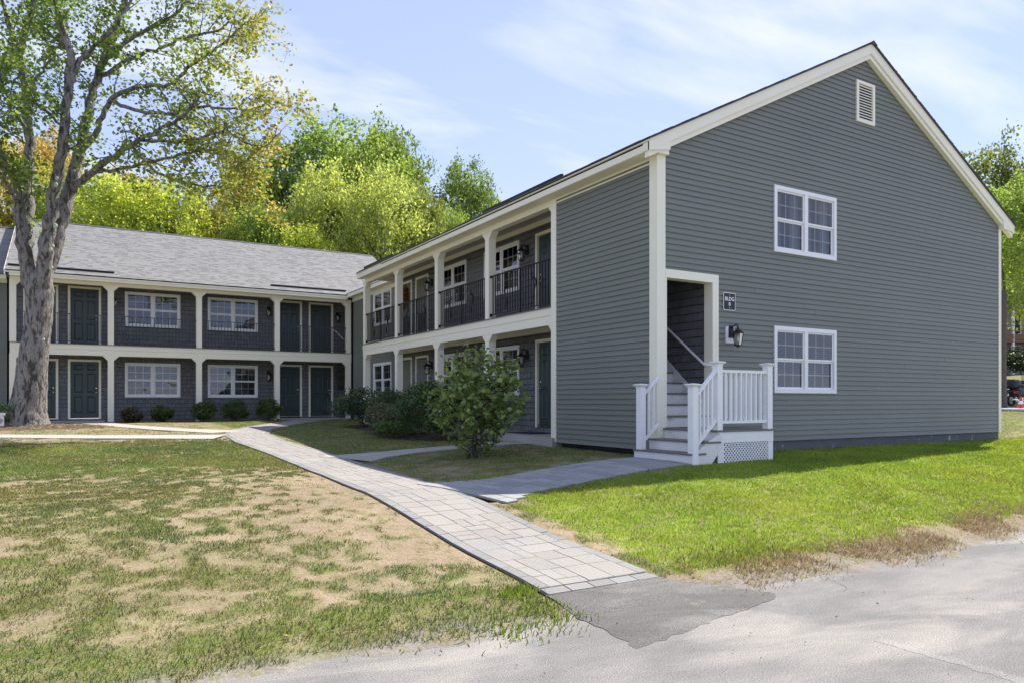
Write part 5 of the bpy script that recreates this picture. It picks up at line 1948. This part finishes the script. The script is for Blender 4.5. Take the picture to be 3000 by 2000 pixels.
def wood_tree(x, y, top, dep, half_w, bot_y, col, var, label, name='woodland_tree', trunk_w=.16, yaw=0.0, vis=True):
    """crown spanning photo x +- half_w and y from top to bot_y at the given distance"""
    a = dpt(x, top, dep); b = dpt(x, bot_y, dep)
    rx = half_w / 1666.2 * dep; rz = (a.z - b.z) / 2
    gz = terr(a.x, a.y)
    t = thing(name, (a.x, a.y, gz), label, 'tree', 'trees behind the buildings')
    me, cs = CROWNS[var]
    c = mk('crown', me, t, (a.x, a.y, b.z + rz), (0, 0, yaw), (rx, rx * .95, rz))
    c.color = (*col, 1)
    m = MB()
    rw = trunk_w
    m.tube([(a.x, a.y, gz - .3), (a.x + .1, a.y, (gz + b.z) / 2), (a.x - .05, a.y + .1, b.z + rz * .9), (a.x, a.y, b.z + rz * 1.6)], [rw * 1.3, rw, rw * .7, rw * .2], 8)
    rl = random.Random(int(x * 7 + y))
    ca, sa = math.cos(yaw), math.sin(yaw)
    for i in range(22):
        q = cs[rl.randrange(len(cs))] * .8
        e = Vector((a.x + (q[0] * ca - q[1] * sa) * rx, a.y + (q[0] * sa + q[1] * ca) * rx * .95, b.z + rz + q[2] * rz))
        s = Vector((a.x, a.y, b.z + rz * (.3 + .8 * rl.random())))
        if e.z < s.z: s.z = e.z - .15 * rz
        m.tube([s, s.lerp(e, .5) + Vector((0, 0, .12 * rz)), e], [rw * .45, rw * .28, rw * .08], 5, cap=False)
    obj('trunk', m, 'bark_dark', t)
    return t


GRN = (0.28, 0.37, 0.085); YEL = (0.47, 0.54, 0.10); DRK = (0.19, 0.27, 0.075); ORG = (0.50, 0.38, 0.12); PAL = (0.44, 0.50, 0.15); OLV = (.30, .29, .06)
WOOD = [
    # x, dummy, top, depth, half width, bottom, colour, variant, label
    (20, 0, 330, 44, 120, 640, (0.42, 0.38, 0.09), 0, 'yellowing tree behind the roof at the left edge of the picture'),
    (150, 0, 410, 43, 95, 660, GRN, 2, 'green tree showing between the stems of the maple'),
    (105, 0, 300, 52, 80, 560, ORG, 3, 'peach coloured tree high behind the maple stems'),
    (255, 0, 402, 40, 115, 680, YEL, 1, 'bright yellow-green tree behind the left part of the grey roof'),
    (385, 0, 408, 41, 105, 690, YEL, 0, 'yellow-green tree behind the middle of the grey roof with orange tips'),
    (300, 0, 395, 50, 90, 600, ORG, 2, 'orange and yellow tree between two yellow-green trees'),
    (480, 0, 440, 43, 85, 690, OLV, 3, 'olive tree with pale orange leaves above the long roof'),
    (600, 0, 470, 42, 95, 700, GRN, 1, 'mid green tree just left of the roof valley'),
    (655, 0, 310, 55, 125, 640, DRK, 2, 'tall dark green tree left of the rounded tree group'),
    (780, 0, 275, 56, 160, 640, (0.23, 0.33, 0.09), 0, 'tallest rounded green tree above the roof ridge end'),
    (900, 0, 300, 54, 92, 620, DRK, 1, 'narrow dark tree with an open top at the right of the tall group'),
    (755, 0, 385, 45, 100, 700, PAL, 3, 'pale green tree in front of the tall rounded tree'),
    (880, 0, 385, 44, 100, 720, PAL, 2, 'light yellow-green tree right behind the roof corner'),
    (965, 0, 440, 46, 70, 720, (0.21, 0.25, 0.06), 1, 'feathery light green tree touching the porch roof edge'),
    (700, 0, 520, 41, 80, 720, YEL, 0, 'low yellow-green tree behind the ridge of the rear building'),
    (850, 0, 320, 50, 115, 680, GRN, 3, 'broad green tree filling the middle of the tall group'),
    (560, 0, 372, 50, 85, 680, (0.30, 0.36, 0.07), 0, 'fresh green tree behind the right tips of the maple'),
    (200, 0, 455, 47, 95, 690, GRN, 3, 'green tree low behind the left part of the roof ridge'),
    (1075, 0, 372, 58, 82, 640, DRK, 3, 'round topped dark tree standing alone above the porch roof'),
    (1030, 0, 470, 52, 60, 700, GRN, 2, 'small green tree in the gap left of the lone round tree'),
]
for (x, _, top, dep, hw, bot, col, var, lab) in WOOD:
    wood_tree(x, _, top, dep, hw, bot, col, var, lab, yaw=x * .37)
for (x, top, dep, hw, bot, col, var, lab) in [
        (2272, 345, 46, 120, 690, (0.17, 0.21, 0.06), 1, 'tall loose tree right of the gable end'),
        (2425, 420, 42, 125, 740, YEL, 0, 'yellow-green tree at the right edge of the picture'),
        (2280, 520, 38, 85, 715, GRN, 2, 'dense lower tree close behind the right corner of the gable wall')]:
    wood_tree(x, 0, top, dep, hw, bot, col, var, lab, yaw=x * .3)
# dark trunk beside the right wall corner
c = dpt(2304, 930, 33)
t = thing('tree_stem', (c.x, c.y, terr(c.x, c.y)), 'dark tree trunk just past the right corner of the gable wall', 'tree')
m = MB(); zt = terr(c.x, c.y)
m.tube([(c.x, c.y, zt - .2), (c.x, c.y, zt + 2), (c.x + .1, c.y, zt + 5), (c.x - .1, c.y + .2, zt + 8)], [.17, .13, .11, .07], 10)
obj('trunk', m, 'bark_dark', t)
me, cs = CROWNS[3]
cr_ = mk('crown', me, t, (c.x + .6, c.y, zt + 8.0), None, (2.0, 2.0, 2.4)); cr_.color = (*GRN, 1)


# ---------------------------------------------------------------- shrubs
def shrub(name, loc, rx, ry, h, n, leaf, cols, label, group=None, seed=1, stems=7, shell=.45, flat=.25, mat_='leaf_dark', clumps=26, droop=.0, taper=0.0, spread=.06, loose=0.0):
    r = np.random.default_rng(seed)
    z0 = loc[2]
    t = thing(name, loc, label, 'shrub', group)
    cs = []
    while len(cs) < clumps:
        p = r.uniform(-1, 1, 3); d = np.linalg.norm(p)
        if d > 1 or d < .45: continue
        if p[2] < -.75: continue
        cs.append(p * (1 + loose * r.normal()))
    cs = np.array(cs)
    idx = r.integers(0, clumps, n)
    off = r.normal(size=(n, 3)) * .20
    p = cs[idx] + off
    dd = np.linalg.norm(p, axis=1)
    lim = 1.0 + .10 * r.normal(size=n) + 1.2 * loose
    p = np.where((dd > lim)[:, None], p / dd[:, None] * lim[:, None], p)
    base_h = h * flat
    if taper:
        wsc = 1 - taper * np.clip(-p[:, 2], 0, 1)
        p[:, 0] *= wsc; p[:, 1] *= wsc
        cs[:, 0] *= 1 - taper * np.clip(-cs[:, 2], 0, 1); cs[:, 1] *= 1 - taper * np.clip(-cs[:, 2], 0, 1)
    pos = np.stack([loc[0] + p[:, 0] * rx, loc[1] + p[:, 1] * ry, z0 + base_h + (h - base_h) * (p[:, 2] + 1) / 2], -1)
    pos[:, 2] = np.maximum(pos[:, 2], z0 + .02)
    v, f = leaf_quads(pos, r.uniform(.7, 1.3, n) * leaf, seed + 1, droop, .3, .62)
    ca, cb = np.array(cols[0]), np.array(cols[1])
    tmix = np.clip(r.random((n, 1)) * .8 + (.2 * r.random(clumps)[idx])[:, None], 0, 1) ** 1.4
    cc = (ca * (1 - tmix) + cb * tmix) * (.7 + .6 * r.random((n, 1)))
    mk('foliage', np_mesh('foliage', v, f, mat_, np.repeat(cc, 4, 0)), t)
    m = MB()
    rs = random.Random(seed)
    for k in range(stems):
        q = cs[rs.randrange(clumps)]
        e = Vector((loc[0] + q[0] * rx * .8, loc[1] + q[1] * ry * .8, z0 + base_h + (h - base_h) * (q[2] + 1) / 2))
        s = Vector((loc[0] + rs.uniform(-1, 1) * spread, loc[1] + rs.uniform(-1, 1) * spread, z0 - .05))
        mid = s.lerp(e, .45); mid.z += .12 * h; mid.x = s.x + (e.x - s.x) * .3; mid.y = s.y + (e.y - s.y) * .3
        m.tube(curve_pts([s, mid, e], 4), [.015, .014, .013, .012, .010, .008, .007, .005, .003], 5, cap=False)
    obj('stems', m, 'bark_dark', t)
    return t


gz = lambda x, y: float(ground_z(np.array([x]), np.array([y]))[0])
# big lilac-like bush in front of the porch
b = (-2.40, 2.28)
shrub('garden_bush', (b[0], b[1], gz(*b)), .76, .76, 1.95, 2500, .125, ((0.11, 0.17, 0.055), (0.32, 0.38, 0.10)), 'large leafy multi-stemmed bush standing on the lawn before the porch', seed=31, stems=18, flat=.05, clumps=60, droop=.1, taper=.62, spread=.13, loose=.30)
sd_dark = ((0.022, 0.040, 0.018), (0.055, 0.085, 0.030))
for (x, y, rx, h, n, lf, cols, lab, sdd) in [
        (-1.15, 6.6, .95, 1.38, 9000, .068, ((0.047, 0.088, 0.034), (0.108, 0.176, 0.054)), 'dark dense shrub directly behind the large bush', 41),
        (-1.35, 8.8, .85, .85, 6500, .066, ((0.101, 0.115, 0.061), (0.216, 0.223, 0.115)), 'brownish-green spreading shrub between the two dark porch shrubs', 42),
        (-.75, 10.6, .75, 1.2, 5500, .066, ((0.061, 0.101, 0.041), (0.149, 0.189, 0.068)), 'tall thin shrub against the second porch post from the far end', 45),
        (-1.0, 12.6, 1.15, 1.2, 8500, .068, ((0.047, 0.078, 0.038), (0.115, 0.149, 0.074)), 'dark broad shrub at the far end of the porch bed', 43),
        (-1.9, 7.6, .55, .45, 1800, .058, ((0.08, 0.14, 0.035), (0.13, 0.20, 0.05)), 'low bright green plant at the front of the porch bed', 44)]:
    shrub('porch_shrub', (x, y, gz(x, y)), rx, rx * .95, h, n, lf, cols, lab, 'shrubs in the porch bed', sdd, 8, flat=.08)
for (x, rx, h, cols, lab, sdd) in [
        (-7.10, .36, .56, ((0.076, 0.076, 0.043), (0.17, 0.128, 0.076)), 'smallest brown-tipped rounded shrub under the left rear window', 51),
        (-6.13, .37, .60, ((0.051, 0.085, 0.031), (0.128, 0.17, 0.051)), 'second rounded shrub from the maple under the left rear window', 52),
        (-4.72, .43, .74, ((0.051, 0.093, 0.031), (0.145, 0.204, 0.051)), 'clipped green shrub in front of the middle rear post', 53),
        (-3.62, .48, .78, ((0.051, 0.088, 0.031), (0.136, 0.187, 0.051)), 'wide clipped green shrub under the right rear window', 54),
        (-2.36, .48, .82, ((0.06, 0.102, 0.031), (0.153, 0.221, 0.051)), 'largest clipped green shrub beside the right rear post', 55)]:
    shrub('clipped_shrub', (x, 19.55, gz(x, 19.55)), rx, rx, h, 3600, .062, cols, lab, 'clipped shrubs along the rear porch', sdd, 6, flat=.04, clumps=34)

# ---------------------------------------------------------------- small things
# wreath on an upper porch door
wr = thing('autumn_wreath', (1.17, 14.33, F2 + 1.62), 'orange and brown autumn wreath hanging on an upper porch door', 'wreath')
r = np.random.default_rng(9)
n = 420
a = r.random(n) * 2 * np.pi
q = .20 + r.normal(0, .055, n)
P_ = np.stack([1.165 - np.abs(r.normal(0, .035, n)), 14.33 + q * np.cos(a), F2 + 1.62 + q * 1.35 * np.sin(a)], -1)
v, f = leaf_quads(P_, r.uniform(.06, .12, n), 10, 0, .3, .8)
pal = np.array([(.42, .13, .02), (.50, .24, .03), (.16, .07, .03), (.10, .045, .02), (.30, .09, .02)])
mk('leaves', np_mesh('leaves', v, f, 'leaf', np.repeat(pal[r.integers(0, 5, n)], 4, 0)), wr)
m = MB(); m.tube([(1.19, 14.33 + .2 * math.cos(t), F2 + 1.62 + .27 * math.sin(t)) for t in np.linspace(0, 2 * math.pi, 25)], .022, 6); obj('hoop', m, 'bark_dark', wr)

# hanging basket at the right end of the rear porch
hb = thing('hanging_basket', (.86, 20.75, 2.3), 'green trailing plant hanging from the rear porch beam', 'plant')
r = np.random.default_rng(19)
n = 650
a = r.random(n) * 2 * np.pi; hgt = r.random(n)
q = (.08 + .17 * np.sin(np.clip(hgt, .05, 1) * 2.6)) * r.random(n) ** .4
P_ = np.stack([.86 + q * np.cos(a), 20.75 + q * np.sin(a), 2.06 + .85 * hgt], -1)
v, f = leaf_quads(P_, r.uniform(.045, .085, n), 20, .5, .3, .6)
cc = np.array([.03, .055, .02]) + r.random((n, 1)) * np.array([.05, .06, .03])
mk('foliage', np_mesh('foliage', v, f, 'leaf_dark', np.repeat(cc, 4, 0)), hb)
m = MB(); m.lathe([(.03, 2.52), (.10, 2.54), (.13, 2.66)], (.86, 20.75, 0), 14); obj('pot', m, 'black', hb)
m = MB()
for k in range(3):
    t = 2.094 * k
    m.tube([(.86 + .13 * math.cos(t), 20.75 + .13 * math.sin(t), 2.66), (.86, 20.75, 3.12)], .004, 4)
m.tube([(.86, 20.75, 3.12), (.86, 20.75, 3.36)], .005, 4)
obj('hanger', m, 'iron', hb)

# door mat
m = MB(); m.box(.35, 1.05, 4.75, 5.85, .781, .797); o = obj('door_mat', m, 'rubber'); tag(o, 'dark mat on the concrete before the nearest ground floor porch door', 'mat')

# white planter at the left edge
c = dpt(-3, 960, 20.0)
gzz = gz(c.x, c.y)
pl = thing('garden_planter', (c.x, c.y, gzz), 'white round-fronted planter with pale green leaves at the left edge', 'planter')
m = MB(); m.box(c.x - .22, c.x + .13, c.y - .13, c.y + .13, gzz, gzz + .30); m.box(c.x - .25, c.x + .16, c.y - .16, c.y + .16, gzz + .30, gzz + .37); obj('box', m, 'white', pl)
m = MB(); m.lathe([(.07, 0), (.07, .012), (.05, .02), (.005, .02)], n=14); m.v = [(c.x + .03 + x, c.y - .132 - z, gzz + .16 + y) for x, y, z in m.v]; obj('rosette', m, 'concrete', pl)
r = np.random.default_rng(29); n = 160
P_ = np.stack([c.x + r.normal(0, .13, n), c.y + r.normal(0, .10, n), gzz + .42 + np.abs(r.normal(0, .10, n))], -1)
P2 = np.stack([c.x + .20 + r.normal(0, .05, 40), c.y - .1 + r.normal(0, .05, 40), gzz + .22 + r.normal(0, .05, 40)], -1)
P_ = np.concatenate([P_, P2]); n = len(P_)
v, f = leaf_quads(P_, r.uniform(.06, .10, n), 30, .1, .3, .8)
cc = np.array([.12, .20, .05]) * (.7 + .7 * r.random((n, 1)))
mk('foliage', np_mesh('foliage', v, f, 'leaf', np.repeat(cc, 4, 0)), pl)

# ---------------------------------------------------------------- far right: motorcycle, cone, house on the rise
def loc_frame(base, yaw):
    ca, sa = math.cos(yaw), math.sin(yaw)
    return lambda x, y, z: (base[0] + x * ca - y * sa, base[1] + x * sa + y * ca, base[2] + z)


c = dpt(2338, 936, 34.0)
mz = terr(c.x, c.y) + .055
mc = thing('motorcycle', (c.x, c.y, mz), 'black touring motorcycle with rounded top case parked on the road at right', 'motorcycle')
fwd_yaw = -TH + rad(28)                                     # nose pointing away to the right
tm = loc_frame((c.x, c.y, mz), fwd_yaw)


def wheel(x, nm='wheel'):
    m = MB(tm)
    vs, fs = [], []
    N, M_ = 24, 8
    for i in range(N):
        a = 2 * math.pi * i / N
        for j in range(M_):
            b_ = 2 * math.pi * j / M_
            rr_ = .27 + .06 * math.cos(b_)
            vs.append((x + rr_ * math.cos(a), .065 * math.sin(b_), .33 + rr_ * math.sin(a)))
    for i in range(N):
        for j in range(M_):
            fs.append((i * M_ + j, ((i + 1) % N) * M_ + j, ((i + 1) % N) * M_ + (j + 1) % M_, i * M_ + (j + 1) % M_))
    m.add(vs, fs)
    o = obj(nm, m, 'rubber', mc, True)
    m = MB(tm)
    for k in range(6):
        a = math.pi * k / 6
        m.tube([(x - .22 * math.cos(a), 0, .33 - .22 * math.sin(a)), (x + .22 * math.cos(a), 0, .33 + .22 * math.sin(a))], .012, 5)
    m.tube([(x, -.07, .33), (x, .07, .33)], .05, 10)
    obj('rim', m, 'chrome', o)


def blob(name, cx_, cy_, cz_, rx, ry, rz, mt, par, pw=.6):
    m = MB(tm)
    N, M_ = 16, 10
    vs, fs = [], []
    sg_ = lambda v, e: math.copysign(abs(v) ** e, v)
    for i in range(M_ + 1):
        ph = -math.pi / 2 + math.pi * i / M_
        for j in range(N):
            th = 2 * math.pi * j / N
            vs.append((cx_ + rx * sg_(math.cos(ph), pw) * sg_(math.cos(th), pw), cy_ + ry * sg_(math.cos(ph), pw) * sg_(math.sin(th), pw), cz_ + rz * sg_(math.sin(ph), pw)))
    for i in range(M_):
        for j in range(N):
            fs.append((i * N + j, i * N + (j + 1) % N, (i + 1) * N + (j + 1) % N, (i + 1) * N + j))
    m.add(vs, fs)
    return obj(name, m, mt, par, True)


wheel(-.55); wheel(1.05)
blob('top_case', -.52, 0, 1.05, .33, .34, .23, 'black', mc)
for s_ in (-1, 1):
    sb = blob('saddlebag', -.50, s_ * .36, .62, .33, .14, .20, 'black', mc)
    blob('tail_light', -.86, s_ * .36, .66, .03, .09, .06, 'red', sb)
    m = MB(tm); m.tube([(.5, s_ * .22, .30), (-.2, s_ * .30, .28), (-.95, s_ * .34, .34)], [.04, .05, .055], 10); obj('exhaust_pipe', m, 'chrome', mc, True)
    m = MB(tm); m.tube([(1.05, s_ * .11, .33), (.80, s_ * .12, .95)], .03, 8); obj('fork_tube', m, 'chrome', mc)
    m = MB(tm); m.tube([(.72, s_ * .05, 1.05), (.62, s_ * .32, 1.12), (.45, s_ * .42, 1.08)], .016, 6); obj('handlebar', m, 'chrome', mc)
    m = MB(tm); m.tube([(-.60, s_ * .20, .45), (-.82, s_ * .26, .78)], .022, 6); obj('guard_bar', m, 'chrome', mc)
blob('fender', -.60, 0, .62, .36, .11, .18, 'black', mc)
blob('seat', -.08, 0, .82, .42, .17, .09, 'black', mc)
blob('fuel_tank', .42, 0, .90, .30, .17, .15, 'black', mc)
blob('fairing', .80, 0, .98, .20, .36, .28, 'black', mc)
blob('engine', .25, 0, .45, .30, .22, .22, 'chrome', mc, .4)
m = MB(tm); m.box(-.94, -.925, -.09, .09, .50, .60); obj('number_plate', m, 'white', mc)
m = MB(tm); m.hexa([(.78, -.25, 1.2), (.78, .25, 1.2), (.80, .25, 1.2), (.80, -.25, 1.2), (.62, -.18, 1.5), (.62, .18, 1.5), (.64, .18, 1.5), (.64, -.18, 1.5)]); obj('windscreen', m, 'lamp_glass', mc)

c = dpt(2345, 942, 31.0)
cz = terr(c.x, c.y) + .055
cn_ = thing('traffic_cone', (c.x, c.y, cz), 'red and white traffic cone on the road beside the motorcycle', 'cone')
m = MB(); m.box(c.x - .17, c.x + .17, c.y - .17, c.y + .17, cz, cz + .03); obj('base', m, 'cone', cn_)
m = MB(); m.lathe([(.13, .03), (.10, .16)], (c.x, c.y, cz), 14); m.lathe([(.072, .29), (.03, .46), (.026, .47)], (c.x, c.y, cz), 14); obj('body', m, 'cone', cn_)
m = MB(); m.lathe([(.10, .16), (.072, .29)], (c.x, c.y, cz), 14); obj('reflective_band', m, 'white', cn_)

# house on the rise behind the trees
hc = dpt(2345, 860, 62)
hz = terr(hc.x, hc.y) - .1
hs = thing('far_house', (hc.x, hc.y, hz), 'distant two-storey house with brown balcony and pale roof behind the right-hand trees', 'house')
th_ = loc_frame((hc.x, hc.y, hz), -TH)
wall_c = material('far_wall', (.30, .28, .25), .8, .05); MT['far_wall'] = wall_c
MT['far_roof'] = material('far_roof', (.46, .45, .44), .9, .05)
m = MB(th_); m.box(-9, 9, 0, 9, 0, 5.6); obj('wall', m, 'far_wall', hs)
m = MB(th_); m.prism([(-9.8, 5.6), (9.8, 5.6), (6.0, 8.2), (-6.0, 8.2)], 1, -1.4, 4); obj('roof', m, 'far_roof', hs)
for k in range(-4, 5):
    for z0_ in (.4, 3.1):
        m = MB(th_); m.box(k * 2 - .75, k * 2 - .1, -.04, 0.02, z0_, z0_ + 2.0); o = obj('window', m, 'black', hs)
        m = MB(th_); m.box(k * 2 - .85, k * 2 - .75, -.07, 0.02, z0_ - .05, z0_ + 2.1); m.box(k * 2 - .1, k * 2 + .0, -.07, 0.02, z0_ - .05, z0_ + 2.1); m.box(k * 2 - .75, k * 2 - .1, -.07, 0.02, z0_ + 2.0, z0_ + 2.1); obj('frame', m, 'trim', o)
    m = MB(th_); m.box(k * 2 + .40, k * 2 + .58, -1.3, -1.12, 0, 5.6); obj('post', m, 'white' if k % 2 else 'wood', hs)
m = MB(th_); m.box(-9, 9, -1.3, 0, 2.65, 2.85); b_ = obj('balcony', m, 'wood', hs)
m = MB(th_); m.box(-9, 9, -1.3, -1.25, 3.55, 3.65); m.box(-9, 9, -1.3, -1.25, 2.9, 3.35); obj('balcony_rail', m, 'wood', b_)
for (x, sdd) in ((2312, 81), (2345, 82), (2375, 83)):
    q = dpt(x, 880, 57)
    zz = terr(q.x, q.y)
    shrub('hill_shrub', (q.x, q.y, zz), 1.5, 1.3, 1.8 if sdd != 82 else 2.1, 1500, .16, ((0.03, 0.055, 0.02), (0.08, 0.12, 0.03)),
          ('dark shrub below the balcony nearest the gable corner', 'taller dark shrub below the balcony posts', 'lighter shrub below the balcony at the picture edge')[sdd - 81], 'shrubs below the far house', sdd, 5, flat=.02)
